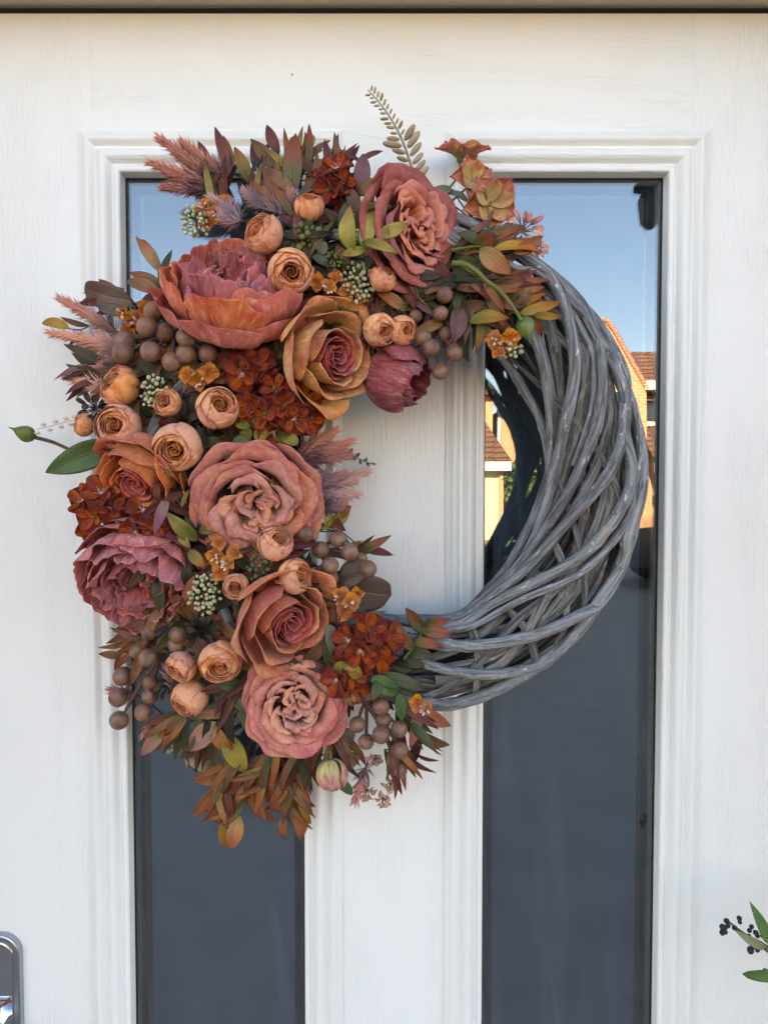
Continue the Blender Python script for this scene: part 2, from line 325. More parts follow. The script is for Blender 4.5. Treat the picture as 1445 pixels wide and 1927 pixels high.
def tube_geo(P, r, sides=8, nrm=None, flat=1.0):
    """tube along points P with radius r (number or array); flat < 1 squashes it along nrm"""
    P = np.asarray(P, float); n = len(P); r = np.broadcast_to(np.asarray(r, float), (n,))
    T = np.gradient(P, axis=0); T /= np.linalg.norm(T, axis=1, keepdims=True) + 1e-12
    if nrm is None:
        ref = np.tile(np.array([0.31, -0.9, 0.2]), (n, 1))
    else: ref = np.asarray(nrm, float)
    A = ref - T * (ref * T).sum(1, keepdims=True); A /= np.linalg.norm(A, axis=1, keepdims=True) + 1e-12
    B = np.cross(T, A); an = np.linspace(0, 2 * np.pi, sides + 1)
    V = P[:, None, :] + r[:, None, None] * (np.cos(an)[None, :, None] * A[:, None, :] * flat + np.sin(an)[None, :, None] * B[:, None, :])
    L = np.concatenate([[0], np.cumsum(np.linalg.norm(np.diff(P, axis=0), axis=1))])
    uv = np.stack([np.broadcast_to(an / (2 * np.pi), (n, sides + 1)), np.broadcast_to(L[:, None], (n, sides + 1))], 2).reshape(-1, 2)
    m = sides + 1; Fc = gridfaces(n, m).tolist()
    Fc.append(list(range(sides - 1, -1, -1))); Fc.append([(n - 1) * m + i for i in range(sides)])
    return V.reshape(-1, 3), Fc, uv
def curve3(pts, n=12):
    """smooth curve through points (Catmull-Rom)"""
    p = np.asarray([tuple(q) for q in pts], float)
    if len(p) == 2: return p[0] + (p[1] - p[0]) * np.linspace(0, 1, n)[:, None]
    p = np.vstack([2 * p[0] - p[1], p, 2 * p[-1] - p[-2]]); out = []; k = len(p) - 3; per = max(2, n // k)
    for i in range(k):
        a, b, c, d = p[i:i + 4]; t = np.linspace(0, 1, per, endpoint=(i == k - 1))[:, None]
        out.append(0.5 * (2 * b + (c - a) * t + (2 * a - 5 * b + 4 * c - d) * t ** 2 + (3 * b - a - 3 * c + d) * t ** 3))
    return np.vstack(out)
def waves(u, v, f, n=5):
    s = 0
    for _ in range(n):
        a = rnd(0, 6.283); k = f * rnd(0.5, 1.5); s = s + np.sin(k * (u * math.cos(a) + v * math.sin(a)) * 6.283 + rnd(0, 6.283))
    return s / n
def sphere_geo(c, r, nu=12, nv=8, sq=1.0, axis=None):
    th = np.linspace(0, np.pi, nv); ph = np.linspace(0, 2 * np.pi, nu + 1)
    V = np.stack([np.outer(np.cos(ph), np.sin(th)), np.outer(np.sin(ph), np.sin(th)), np.outer(np.ones(nu + 1), np.cos(th)) * sq], 2).reshape(-1, 3) * r
    uv = np.stack([np.repeat(ph / 6.283, nv), np.tile(th / np.pi, nu + 1)], 1)
    if axis is not None:
        R = np.array(Vector(axis).to_track_quat('Z', 'Y').to_matrix()); V = V @ R.T
    return V + np.asarray(tuple(c)), gridfaces(nu + 1, nv).tolist(), uv
def bez(ctrl, v):
    p = [np.outer(np.ones_like(v), np.asarray(c, float)) for c in ctrl]
    while len(p) > 1: p = [p[i] * (1 - v)[:, None] + p[i + 1] * v[:, None] for i in range(len(p) - 1)]
    return p[0]

def crom(ctrl, v):
    p = np.asarray(ctrl, float); C = curve3(np.c_[p, np.zeros(len(p))], 12 * (len(p) - 1))[:, :2]; x = np.linspace(0, 1, len(C)); v = np.clip(v, 0, 1)
    return np.stack([np.interp(v, x, C[:, 0]), np.interp(v, x, C[:, 1])], 1)

# ------------------------------------------------------------------ the setting: ground, own house, street
def brick_mat(name, c1, c2, mortar, sc):
    k = N(name); ob = k.coord('Object'); x, y, z = k.xyz(ob)
    t = k.n('TexBrick'); k.put(t.inputs['Vector'], k.vec(k.math('ADD', x, k.math('MULTIPLY', y, 1.0)), z, 0.0)); t.inputs['Scale'].default_value = sc
    t.inputs['Color1'].default_value = c1; t.inputs['Color2'].default_value = c2; t.inputs['Mortar'].default_value = mortar
    t.inputs['Mortar Size'].default_value = 0.012; t.inputs['Brick Width'].default_value = 0.225; t.inputs['Row Height'].default_value = 0.075
    k.set(Base_Color=t.outputs[0], Roughness=0.9); return k.m
M['brick'] = brick_mat('orange_brick', S(198, 146, 104), S(182, 126, 86), S(196, 168, 138), 1.0)
M['brick2'] = brick_mat('red_brick', S(196, 110, 76), S(176, 92, 62), S(196, 170, 140), 1.0)
M['tiles'] = brick_mat('brown_roof_tiles', S(134, 96, 74), S(114, 80, 62), S(70, 52, 42), 0.5)
M['drive'] = mottled('driveway_paving', S(140, 130, 116), S(118, 108, 96), 4.0, 0.85, 0.002)
M['road'] = mottled('asphalt', S(104, 103, 102), S(92, 91, 90), 6.0, 0.9, 0.002)
M['white'] = plain('white_trim', S(206, 202, 192), 0.5)
M['cream_wall'] = plain('cream_render', S(196, 184, 152), 0.8)
M['window'] = plain('window_dark', S(40, 48, 58), 0.05, 0.0, Specular_IOR_Level=0.8)
M['hedge'] = mottled('hedge_leaf', S(96, 118, 50), S(60, 82, 36), 6.0, 0.7)
M['car'] = plain('dark_blue_paint', S(34, 40, 52), 0.2, 0.3, Coat_Weight=0.6)
M['tyre'] = plain('tyre_rubber', S(24, 24, 24), 0.8)

b = Build().box((-40, -60, -0.3), (40, 12, 0)); obj('ground', b.mesh('ground', M['drive'], False), kind='structure')
b = Build().box((-40, -17.6, 0.004), (40, -12.6, 0.008)); obj('road', b.mesh('road', M['road'], False), kind='structure')
# own house: brick front round the doorway, its roof edge throws the shade the door stands in
hx = 0.546; hz = 2.14
hb = Build()
hb.box((-6, -0.115, 0), (-hx, 0.25, 5.4)); hb.box((hx, -0.115, 0), (6, 0.25, 5.4)); hb.box((-hx, -0.115, hz), (hx, 0.25, 5.4))
own = obj('brick_house', None, label='red brick house front surrounding the white door', cat='house')
obj('wall', hb.mesh('wall', M['brick2'], False), own)
rf = Build().prism([(-6.3, 0), (6.3, 0), (6.3, 0.25), (-6.3, 0.25)], 0, 0.1)
rb = Build(); rb.add([(-6.4, -0.35, 5.3), (6.4, -0.35, 5.3), (6.4, 4.2, 7.9), (-6.4, 4.2, 7.9), (-6.4, -0.35, 5.42), (6.4, -0.35, 5.42), (6.4, 4.2, 8.02), (-6.4, 4.2, 8.02)],
   [(0, 3, 2, 1), (4, 5, 6, 7), (0, 1, 5, 4), (1, 2, 6, 5), (2, 3, 7, 6), (3, 0, 4, 7)])
obj('roof', rb.mesh('roof', M['tiles'], False), own)
bb = Build().box((-1.0, 0.9, 0), (1.0, 1.0, 2.6)); obj('hall_wall', bb.mesh('hall_wall', M['hall'], False), own)

# the street seen in the glass
def house(): pass
ZH = 20.0
A = lambda px, py, Z=ZH: MU(px, py, Z)
def quadz(*pp): return [(q.x, q.z) for q in pp]
h1 = obj('gabled_house', None, label='orange brick gabled house mirrored in the right glass', cat='house')
yF = A(1135, 800).y
p1, p2 = A(1050, 735), A(1420, 735); g = 0.0
wb = Build().box((p1.x, yF - 6, 0), (p2.x, yF - 0.6, p1.z)); obj('wall', wb.mesh('wall', M['brick'], False), h1)
q = [A(1052, 905), A(1216, 905), A(1216, 735), A(1196, 698), A(1172, 655), A(1152, 620), A(1134, 604), A(1116, 620), A(1096, 655), A(1072, 698), A(1052, 735)]
pz = [(t.x, t.z) for t in q]; pz[0] = (pz[0][0], 0.0); pz[1] = (pz[1][0], 0.0)
gb = Build().prism(pz, yF - 5, yF); obj('gable_wall', gb.mesh('gable_wall', M['brick'], False), h1)
ed = q[2:]; path = curve3([Vector((t.x, yF + 0.06, t.z + 0.03)) for t in ed], 30)
V, Fc, uv = tube_geo(path, 0.06, 6, np.tile([0, 1, 0], (len(path), 1))); obj('barge_board', mesh('barge_board', V, Fc, M['brick2'], uv), h1)
r1, r2 = A(1030, 742), A(1440, 648)
rb = Build(); rb.add([(r1.x, yF - 0.3, r1.z), (r2.x, yF - 0.3, r1.z), (r2.x, yF - 3.3, r2.z + 0.35), (r1.x, yF - 3.3, r2.z + 0.35),
   (r1.x, yF - 0.3, r1.z - .15), (r2.x, yF - 0.3, r1.z - .15), (r2.x, yF - 6.3, r1.z - .15), (r1.x, yF - 6.3, r1.z - .15)],
   [(0, 1, 2, 3), (4, 5, 1, 0), (3, 2, 6, 7), (4, 7, 6, 5), (1, 5, 6, 2), (0, 3, 7, 4)])
obj('roof', rb.mesh('roof', M['tiles'], False), h1)
def win(par, x0, y0, x1, y1, dy=0.05):
    a, c = A(x0, y1), A(x1, y0)
    f = Build().box((a.x - .08, yF + dy - .02, a.z - .12), (c.x + .08, yF + dy + .04, c.z + .08))
    o = obj('window', f.mesh('window', M['white'], False), par)
    f = Build().box((a.x, yF + dy + .045, a.z), (c.x, yF + dy + .05, c.z)); obj('pane', f.mesh('pane', M['window'], False), o)
win(h1, 1142, 740, 1166, 800); win(h1, 1104, 740, 1128, 800); win(h1, 1142, 860, 1170, 930); win(h1, 1226, 735, 1250, 790, -0.55)
a, c = A(1212, 735), A(1290, 718); f = Build().box((a.x, yF - .58, a.z), (c.x, yF + .1, c.z)); obj('fascia', f.mesh('fascia', M['white'], False), h1)
a, c = A(1205, 872), A(1300, 800)
f = Build(); f.add([(a.x, yF + 1.2, a.z), (c.x, yF + 1.2, a.z), (c.x, yF - .6, c.z), (a.x, yF - .6, c.z)], [(0, 1, 2, 3)]); obj('porch_roof', f.mesh('porch_roof', M['tiles'], False), h1)
a, c = A(1203, 890), A(1300, 872); f = Build().box((a.x, yF + 1.0, a.z), (c.x, yF + 1.22, c.z)); obj('fascia', f.mesh('fascia', M['white'], False), h1)
for px in range(1206, 1300, 9):
    a, c = A(px, 936), A(px + 4, 891); f = Build().box((a.x, yF + 1.0, 0), (c.x, yF + 1.06, c.z)); obj('rail_post', f.mesh('rail_post', M['white'], False), h1)
# garage
h2 = obj('garage', None, label='cream garage with white fascia mirrored inside the wreath ring', cat='garage')
a, c = A(840, 1008), A(940, 885); f = Build().box((a.x, yF - 4, 0), (c.x, yF + .2, c.z)); obj('garage_door', f.mesh('garage_door', M['cream_wall'], False), h2)
a, c = A(938, 1008), A(946, 885); f = Build().box((a.x, yF - 4, 0), (c.x, yF + .3, c.z)); obj('pier', f.mesh('pier', M['brick'], False), h2)
a, c = A(820, 886), A(958, 868); f = Build().box((a.x, yF - 4, a.z), (c.x, yF + .55, c.z)); obj('fascia', f.mesh('fascia', M['white'], False), h2)
a, c = A(818, 868), A(958, 800); e = A(930, 800)
f = Build(); f.add([(a.x, yF + .6, a.z + .01), (c.x, yF + .6, a.z + .01), (c.x, yF - 4, a.z + .01), (a.x, yF - 4, a.z + .01), (a.x, yF - 1.7, c.z + .25), (e.x, yF - 1.7, c.z + .25)],
   [(0, 1, 5, 4), (1, 2, 5), (2, 3, 4, 5), (3, 0, 4), (0, 3, 2, 1)]); obj('roof', f.mesh('roof', M['tiles'], False), h2)
h3 = obj('brick_house', None, label='red brick house above the garage roof mirrored inside the wreath ring', cat='house')
a, c = A(780, 905, 26), A(929, 742, 26); f = Build().box((a.x, a.y - 5, 0), (c.x, a.y, c.z)); obj('wall', f.mesh('wall', M['brick'], False), h3)
a, c = A(770, 744, 26), A(932, 700, 26)
f = Build(); f.add([(a.x, yF - 5.6, a.z), (c.x, yF - 5.6, a.z), (c.x, yF - 8.5, c.z), (a.x, yF - 8.5, c.z), (c.x, yF - 11.4, a.z), (a.x, yF - 11.4, a.z)], [(0, 1, 2, 3), (3, 2, 4, 5), (1, 4, 2), (0, 3, 5), (0, 5, 4, 1)]); obj('roof', f.mesh('roof', M['tiles'], False), h3)
h4 = obj('brick_house', None, label='tan brick house beside the hedge mirrored inside the wreath ring', cat='house')
a, c = A(944, 905, 27), A(1010, 770, 27); f = Build().box((a.x, a.y - 5, 0), (c.x, a.y, c.z)); obj('wall', f.mesh('wall', M['brick'], False), h4)
a = A(943, 905, 27); c = A(943.8, 770, 27); f = Build().box((a.x - .12, a.y - .2, 2), (a.x, a.y + .1, c.z)); obj('downpipe', f.mesh('downpipe', M['white'], False), h4)
# hedge: clumped leaf faces
hg = obj('hedge', None, label='green hedge beside the cream garage mirrored in the glass', cat='hedge')
a, c = A(948, 1000, 19.6), A(1040, 862, 19.6)
nl = 2600; P = np.stack([RNG.uniform(a.x, c.x, nl), a.y - RNG.uniform(0, 1.2, nl), RNG.uniform(0.02, c.z, nl) * (1 - 0.15 * RNG.random(nl))], 1)
T1 = RNG.normal(size=(nl, 3)); T2 = np.cross(T1, RNG.normal(size=(nl, 3)))
T1 /= np.linalg.norm(T1, axis=1, keepdims=True); T2 /= np.linalg.norm(T2, axis=1, keepdims=True)
V = np.stack([P - .08 * T1, P + .05 * T2, P + .08 * T1, P - .05 * T2], 1).reshape(-1, 3)
obj('foliage', mesh('foliage', V, np.arange(nl * 4).reshape(-1, 4), M['hedge'], smooth=False), hg, kind='stuff')
# parked car: side profile drawn out over its width with rounded cabin
cz = 11.2; a = A(1150, 1090, cz); cx0 = a.x; cy = a.y
car = obj('parked_car', None, label='dark car parked across the drive mirrored low in the right glass', cat='car', loc=(cx0, cy, 0))
prof = [(0, .35), (0, .75), (.12, .88), (.95, .98), (1.55, 1.42), (2.0, 1.5), (2.9, 1.46), (3.7, 1.02), (4.1, .95), (4.2, .6), (4.15, .35), (3.6, .3), (.7, .3)]
cb = Build(); nP = len(prof); Vv = []
for yy, ins in ((-.85, .12), (-.8, .0), (.8, .0), (.85, .12)):
    for x, z in prof: Vv.append((x, yy if z < 1.0 else yy * .78, z))
Fc = [(k * nP + i, k * nP + (i + 1) % nP, (k + 1) * nP + (i + 1) % nP, (k + 1) * nP + i) for k in range(3) for i in range(nP)]
Fc += [list(range(nP - 1, -1, -1)), [3 * nP + i for i in range(nP)]]
cb.add(Vv, Fc); obj('body', cb.mesh('body', M['car'], False), car)
for s in (-1, 1):
    f = Build().prism([(1.15, 1.04), (1.65, 1.38), (2.75, 1.38), (3.4, 1.04)], s * .70, s * .72); obj('side_window', f.mesh('side_window', M['window'], False), car)
    for xx in (.8, 3.4):
        wv = Build(); V, Fc, uv = tube_geo([(xx, s * .68, .31), (xx, s * .88, .31)], .31, 20); wv.add(V, Fc, uv); wo = obj('wheel', wv.mesh('tyre', M['tyre'], False), car)
        wv = Build(); V, Fc, uv = tube_geo([(xx, s * .87, .31), (xx, s * .895, .31)], .19, 16); wv.add(V, Fc, uv); obj('rim', wv.mesh('rim', M['satin_chrome'], False), wo)

# ------------------------------------------------------------------ door
X = lambda px, py=906: U(px, py).x
Zt = lambda py: U(722, py).z
door = obj('front_door', None, label='white wood-grain front door with two tall glass panels behind the wreath', cat='door', loc=(0, 0, 0))
ztop = Zt(24); zbot = 0.06
Lo, Li, Ro, Ri = U(150, 248).x, U(642, 248).x, U(1334, 248).x, U(840, 248).x
ptop = Zt(247); pbot = 0.32
WM = 0.044                                    # moulding width
sx = U(172, 130).x; sx2 = U(1306, 130).x
def slab(x0, x1, z0, z1, mat, name='stile', y=0.0):
    bl = Build(); e = 0.0006
    # front face slightly eased at its edges, open behind the mouldings
    V = [(x0, y + .0004, z0), (x1, y + .0004, z0), (x1, y + .0004, z1), (x0, y + .0004, z1), (x0 + e, y, z0 + e), (x1 - e, y, z0 + e), (x1 - e, y, z1 - e), (x0 + e, y, z1 - e),
         (x0, y + .04, z0), (x1, y + .04, z0), (x1, y + .04, z1), (x0, y + .04, z1)]
    bl.add(V, [(4, 5, 6, 7), (0, 1, 5, 4), (1, 2, 6, 5), (2, 3, 7, 6), (3, 0, 4, 7), (8, 9, 1, 0), (9, 10, 2, 1), (10, 11, 3, 2), (11, 8, 0, 3), (11, 10, 9, 8)])
    return obj(name, bl.mesh(name, mat, False), door)
gi = 0.02
slab(-0.475, sx, zbot, ztop, M['door_v']); slab(sx2, 0.475, zbot, ztop, M['door_v'])
slab(sx, sx2, ptop - gi, ztop, M['door_h'], 'top_rail'); slab(sx, sx2, zbot, pbot + gi, M['door_h'], 'bottom_rail')
slab(Li - gi, Ri + gi, pbot + gi, ptop - gi, M['door_v'], 'centre_panel')
slab(sx, Lo + gi, pbot + gi, ptop - gi, M['door_v'], 'stile'); slab(Ro - gi, sx2, pbot + gi, ptop - gi, M['door_v'], 'stile')
PROF = [[(0, -.001), (.0003, .0030)], [(.0003, .0030), (.0040, .0046), (.0070, .0078), (.0090, .0088), (.0108, .0084), (.0132, .0062), (.0154, .0036), (.0168, .0022)], [(.0168, .0022), (.0188, .0020)],
        [(.0188, .0020), (.0206, .0046), (.0232, .0072), (.0260, .0082), (.0286, .0076), (.0314, .0050), (.0338, .0020), (.0350, .0004)], [(.0350, .0004), (.0368, .0003)], [(.0368, .0003), (.0374, .0016), (.0400, .0022), (.0424, .0018), (.0438, .0004), (.0440, -.0010)], [(.0440, -.0010), (.0452, -.0178)]]
def moulding(x0, x1, z0, z1):
    cor = [(x0, z1, 1, -1), (x1, z1, -1, -1), (x1, z0, -1, 1), (x0, z0, 1, 1)]
    for i in range(4):
        (ax, az, adx, adz), (bx, bz, bdx, bdz) = cor[i], cor[(i + 1) % 4]
        V = []; Fc = []
        for seg in PROF:
            k0 = len(V); n = len(seg)
            for t, h in seg: V.append((ax + adx * t, -h, az + adz * t))
            for t, h in seg: V.append((bx + bdx * t, -h, bz + bdz * t))
            Fc += [(k0 + k, k0 + k + 1, k0 + n + k + 1, k0 + n + k) for k in range(n - 1)]
        obj('moulding', mesh('moulding', V, Fc, M['door_h'] if i % 2 == 0 else M['door_v'], smooth=True), door)
for nm, (x0, x1) in (('left', (Lo, Li)), ('right', (Ri, Ro))):
    moulding(x0, x1, pbot, ptop)
    gx0, gx1, gz0, gz1 = x0 + WM, x1 - WM, pbot + WM, ptop - WM
    e = .004
    f = Build().box((gx0 - e, YG, gz0 - e), (gx1 + e, YG + .004, gz1 + e))
    pane = obj('glass_pane', f.mesh('glass_pane', M['glass'], False), door, label='clear outer glass of the %s panel' % nm)
    # gasket line
    f = Build(); g0 = .0026
    for bx in (((gx0 - e, gz0), (gx0 + g0, gz1)), ((gx1 - g0, gz0), (gx1 + e, gz1)), ((gx0 - e, gz1 - g0), (gx1 + e, gz1 + e)), ((gx0 - e, gz0 - e), (gx1 + e, gz0 + g0))):
        f.box((bx[0][0], YG - .0015, bx[0][1]), (bx[1][0], YG - .0004, bx[1][1]))
    obj('gasket', f.mesh('gasket', M['gasket'], False), door)
    s0 = .0065
    f = Build()
    for bx in (((gx0 - e, gz0), (gx0 + s0, gz1)), ((gx1 - s0, gz0), (gx1 + e, gz1)), ((gx0 - e, gz1 - s0), (gx1 + e, gz1 + e))):
        f.box((bx[0][0], YG + .007, bx[0][1]), (bx[1][0], YG + .013, bx[1][1]))
    obj('spacer_bar', f.mesh('spacer_bar', M['spacer'], False), pane)
    f = Build().box((gx0 - e, YG + .0205, gz0 - e), (gx1 + e, YG + .0245, gz1 + e)); obj('inner_pane', f.mesh('inner_pane', M['hall'], False), pane)
    bo = .0155
    f = Build().box((gx0 + bo, YG + .0190, gz0 + bo), (gx1 - bo, YG + .0204, gz1 - bo)); obj('etched_field', f.mesh('etched_field', M['satin'], False), pane)
# handle plate at the lower left
def rrect(x0, x1, z0, z1, r, n=10):
    out = []
    for cx, cz, a0 in ((x1 - r, z1 - r, 0), (x0 + r, z1 - r, 90), (x0 + r, z0 + r, 180), (x1 - r, z0 + r, 270)):
        for i in range(n + 1):
            a = math.radians(a0 + 90 * i / n); out.append((cx + r * math.cos(a), cz + r * math.sin(a)))
    return out
pl, pr = U(-44, 1850).x, U(40, 1850, .006).x; pt_ = U(0, 1753).z
def bevel_plate(poly, y0, y1, e, mat, name, par):
    c = np.mean(poly, axis=0); P = np.asarray(poly); n = len(P)
    ins = P + (c - P) / np.linalg.norm(c - P, axis=1, keepdims=True) * 0
    nx = np.roll(P, -1, 0) - np.roll(P, 1, 0); nn = np.stack([-nx[:, 1], nx[:, 0]], 1); nn /= np.linalg.norm(nn, axis=1, keepdims=True) + 1e-9
    rings = [(0, y0), (0, y1 + e), (e * .3, y1 + e * .3), (e, y1)]
    V = []; 
    for t, y in rings:
        Q = P + nn * t; V += [(q[0], y, q[1]) for q in Q]
    Fc = [(k * n + i, k * n + (i + 1) % n, (k + 1) * n + (i + 1) % n, (k + 1) * n + i) for k in range(3) for i in range(n)] + [[3 * n + i for i in range(n)]]
    return obj(name, mesh(name, V, Fc, mat, smooth=False), par)
hp = bevel_plate(rrect(pl, pr, pt_ - .24, pt_, .0235), .001, -.009, .0022, M['satin_chrome'], 'handle_plate', door)
bevel_plate(rrect(pl + .0072, pr - .0072, pt_ - .233, pt_ - .0072, .0170), -.0085, -.0105, .0016, M['chrome'], 'polished_inlay', hp)
V, Fc, uv = tube_geo([((pl + pr) / 2, -.010, pt_ - .112), ((pl + pr) / 2, -.055, pt_ - .112)], .0125, 24); obj('lever_neck', mesh('lever_neck', V, Fc, M['chrome'], uv), hp)
V, Fc, uv = tube_geo(curve3([((pl + pr) / 2 + .012, -.055, pt_ - .112), ((pl + pr) / 2 - .05, -.056, pt_ - .113), ((pl + pr) / 2 - .12, -.05, pt_ - .118)], 16), .0095, 16); obj('lever', mesh('lever', V, Fc, M['chrome'], uv), hp)

# frame round the door: head and two jambs, black weather seal in the gap
fr = obj('door_frame', None, label='cream door frame whose head runs along the top edge', cat='door frame')
zh = Zt(13.5)
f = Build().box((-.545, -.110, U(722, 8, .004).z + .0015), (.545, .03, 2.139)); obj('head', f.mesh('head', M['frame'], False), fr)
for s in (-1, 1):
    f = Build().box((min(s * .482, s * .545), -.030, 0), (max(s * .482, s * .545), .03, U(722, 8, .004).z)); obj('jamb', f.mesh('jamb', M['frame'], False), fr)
f = Build().box((-.48, .004, ztop + .0005), (.48, .03, U(722, 8, .004).z + .001)); obj('weather_seal', f.mesh('weather_seal', M['gasket'], False), fr)

# ------------------------------------------------------------------ wreath
RC = (757, 905); RD = 0.066
KC = (743, 883)                                # centre of the willow ring itself
rc = U(KC[0], KC[1], RD); RR = 0.2105
wre = obj('willow_wreath', None, label='grey willow wreath half covered with autumn silk flowers, hanging on the white door', cat='wreath', loc=rc)
def loc(v): return Vector(v) - rc
def depth(px, py):
    off = math.hypot(px - RC[0], py - RC[1]) - 350
    return 0.046 + 0.088 * math.sqrt(max(0.02, 1 - (off / 275.0) ** 2))

def ring_rod(n_turn, ph0, minor, r, phi0=0.0, phi1=2 * math.pi, flat=1.0, wob=0.004, outb=0.0, mat='willow', sides=9, seg=110, name='willow_rod'):
    """rod wound round the ring: phi clockwise from the top, psi round the tube (0 outer, 90 front, 180 inner)"""
    ph = np.linspace(phi0, phi1, seg); ps = ph0 + n_turn * ph
    ps = ps + 0.22 * np.sin(ph * rnd(1.5, 3.5) + rnd(0, 6)); 
    mi = minor + outb * np.maximum(0, np.cos(ps)) + wob * np.sin(ph * rnd(2, 5) + rnd(0, 6)) + wob * .5 * np.sin(ph * rnd(6, 11) + rnd(0, 6))
    er = np.stack([np.sin(ph), 0 * ph, np.cos(ph)], 1); ey = np.array([[0, -1, 0]])
    nr = np.cos(ps)[:, None] * er + np.sin(ps)[:, None] * ey
    P = er * RR + nr * mi[:, None] * np.where(np.sin(ps) < 0, 0.92, 1.0)[:, None]
    rr = r * (1 + .10 * np.sin(ph * rnd(3, 8) + rnd(0, 6)) + .05 * np.sin(ph * rnd(20, 30) + rnd(0, 6)))
    for _ in range(3):
        kx = rnd(phi0, phi1); rr = rr * (1 + .16 * np.exp(-((ph - kx) / .035) ** 2))
    if phi1 - phi0 < 6.2:
        tt = np.linspace(0, 1, seg); rr = rr * np.clip(np.minimum(tt, 1 - tt) * 40, .55, 1)
    V, Fc, uv = tube_geo(P, rr, sides, nr, flat)
    return obj(name, mesh(name, V, Fc, M[mat], uv), wre)
# core of thin rods running along the ring
for i in range(50):
    ps = rnd(0, 6.283); mi = 0.030 * math.sqrt(rnd(.1, 1)); a = rnd(0, 6.283); ln = rnd(2.2, 5.0)
    ring_rod(rnd(-.25, .7), ps, mi, rnd(.0016, .0036), a, a + ln, rnd(.5, 1), .003, 0, 'split', 6, 60)
# flat split strips crossing the other way, just under the outer rods
for i in range(13):
    a = 6.283 * i / 13 + rnd(-.2, .2); ring_rod(-1.35 + rnd(-.25, .2), rnd(0, 6.283), .0355 + rnd(-.002, .002), rnd(.0042, .0060), a, a + rnd(2.0, 3.4), .34, .0018, .002, 'split', 8, 80)
for i in range(10):
    a = rnd(0, 6.283); ring_rod(1.0 + rnd(-.3, .5), rnd(0, 6.283), .0365 + rnd(-.002, .002), rnd(.0035, .0050), a, a + rnd(2.4, 4.4), rnd(.4, .8), .002, .003, 'split', 8, 80)
# under the flowers: thick rods, two turns round the tube per turn round the ring
for i in range(8):
    ring_rod(2.0, 2 * math.pi * i / 8 + rnd(-.2, .2), .0480 + rnd(-.0015, .0025), rnd(.0053, .0068), 3.35, 6.75, 1.0, .0022, rnd(.001, .006), 'willow', 10, 90)
# bare side: rods followed one by one
def traced(pts, minor, r0, flat=1.0, mat='willow', ext0=.55, ext1=.55, turn=2.0):
    PH_, PS_, MI_ = [], [], []; r = r0 * .91
    pts = [(KC[0] + (x - KC[0]) * k_, KC[1] + (y - KC[1]) * k_) for x, y, k_ in [(x, y, 1 - 9 * min(1, max(0, (math.hypot(x - KC[0], y - KC[1]) - 395) / 50)) / math.hypot(x - KC[0], y - KC[1])) for x, y in pts]]
    for px, py in pts:
        d = RD + minor * .6
        for _ in range(12):
            q = U(px, py, d) - rc; rho = math.hypot(q.x, q.z); o2 = minor ** 2 - (rho - RR) ** 2
            d = .5 * d + .5 * (RD + (math.sqrt(o2) if o2 > 0 else 0.0))
        q = U(px, py, d) - rc; rho = math.hypot(q.x, q.z); PH_.append(math.atan2(q.x, q.z)); PS_.append(math.atan2(d - RD, rho - RR)); MI_.append(max(minor * .86, math.hypot(rho - RR, d - RD)))
    PH_ = np.unwrap(PH_); PS_ = np.array(PS_); MI_ = np.array(MI_)
    if ext0: PH_ = np.r_[PH_[0] - ext0, PH_[0] - ext0 / 2, PH_]; PS_ = np.r_[PS_[0] - turn * ext0, PS_[0] - turn * ext0 / 2, PS_]; m0 = min(minor, MI_[0]); MI_ = np.r_[m0 * .96, m0 * .98, MI_]
    if ext1: PH_ = np.r_[PH_, PH_[-1] + ext1 / 2, PH_[-1] + ext1]; PS_ = np.r_[PS_, PS_[-1] + turn * ext1 / 2, PS_[-1] + turn * ext1]; m1 = min(minor, MI_[-1]); MI_ = np.r_[MI_, m1 * .98, m1 * .96]
    C = curve3(np.stack([PH_, PS_, MI_], 1), 10 * len(PH_)); n = len(C)
    ker = np.ones(9) / 9; Cp = np.vstack([np.repeat(C[:1], 4, 0), C, np.repeat(C[-1:], 4, 0)]); C = np.stack([np.convolve(Cp[:, j], ker, 'valid') for j in range(3)], 1)
    ph, ps, mi = C.T; s_ = np.linspace(0, 1, n); mi = mi + .0003 * np.sin(s_ * rnd(14, 26) + rnd(0, 6))
    er = np.stack([np.sin(ph), 0 * ph, np.cos(ph)], 1); nr = np.cos(ps)[:, None] * er + np.sin(ps)[:, None] * np.array([[0, -1, 0]]); xo = mi * np.cos(ps); xo = np.where(xo > .031, .031 + (xo - .031) * .48, xo); P = er * (RR + xo)[:, None] + np.array([[0, -1, 0]]) * (mi * np.sin(ps))[:, None]
    rr = r * np.linspace(rnd(.95, 1.1), rnd(.85, 1.0), n) * (1 + .04 * np.sin(s_ * rnd(8, 16) + rnd(0, 6)) + .03 * np.sin(s_ * rnd(50, 80)))
    for _ in range(3): rr = rr * (1 + .13 * np.exp(-((s_ - rnd(.1, .9)) / .012) ** 2))
    V, Fc, uv = tube_geo(P, rr, 12, nr, flat); return obj('willow_rod', mesh('willow_rod', V, Fc, M[mat], uv), wre)
T = lambda *a: [(a[i], a[i + 1]) for i in range(0, len(a), 2)]
traced(T(993, 478, 1030, 501, 1053, 534, 1072, 581, 1081, 637, 1082, 693, 1074, 749, 1063, 805, 1049, 870, 1030, 940, 1007, 1010, 983, 1057, 951, 1104, 890, 1146, 843, 1169), .0520, .0064)
traced(T(1072, 550, 1109, 585, 1133, 637, 1140, 693, 1135, 749, 1119, 814, 1095, 870, 1067, 931, 1035, 982, 1002, 1029, 965, 1076, 927, 1113, 853, 1166), .0535, .0062)
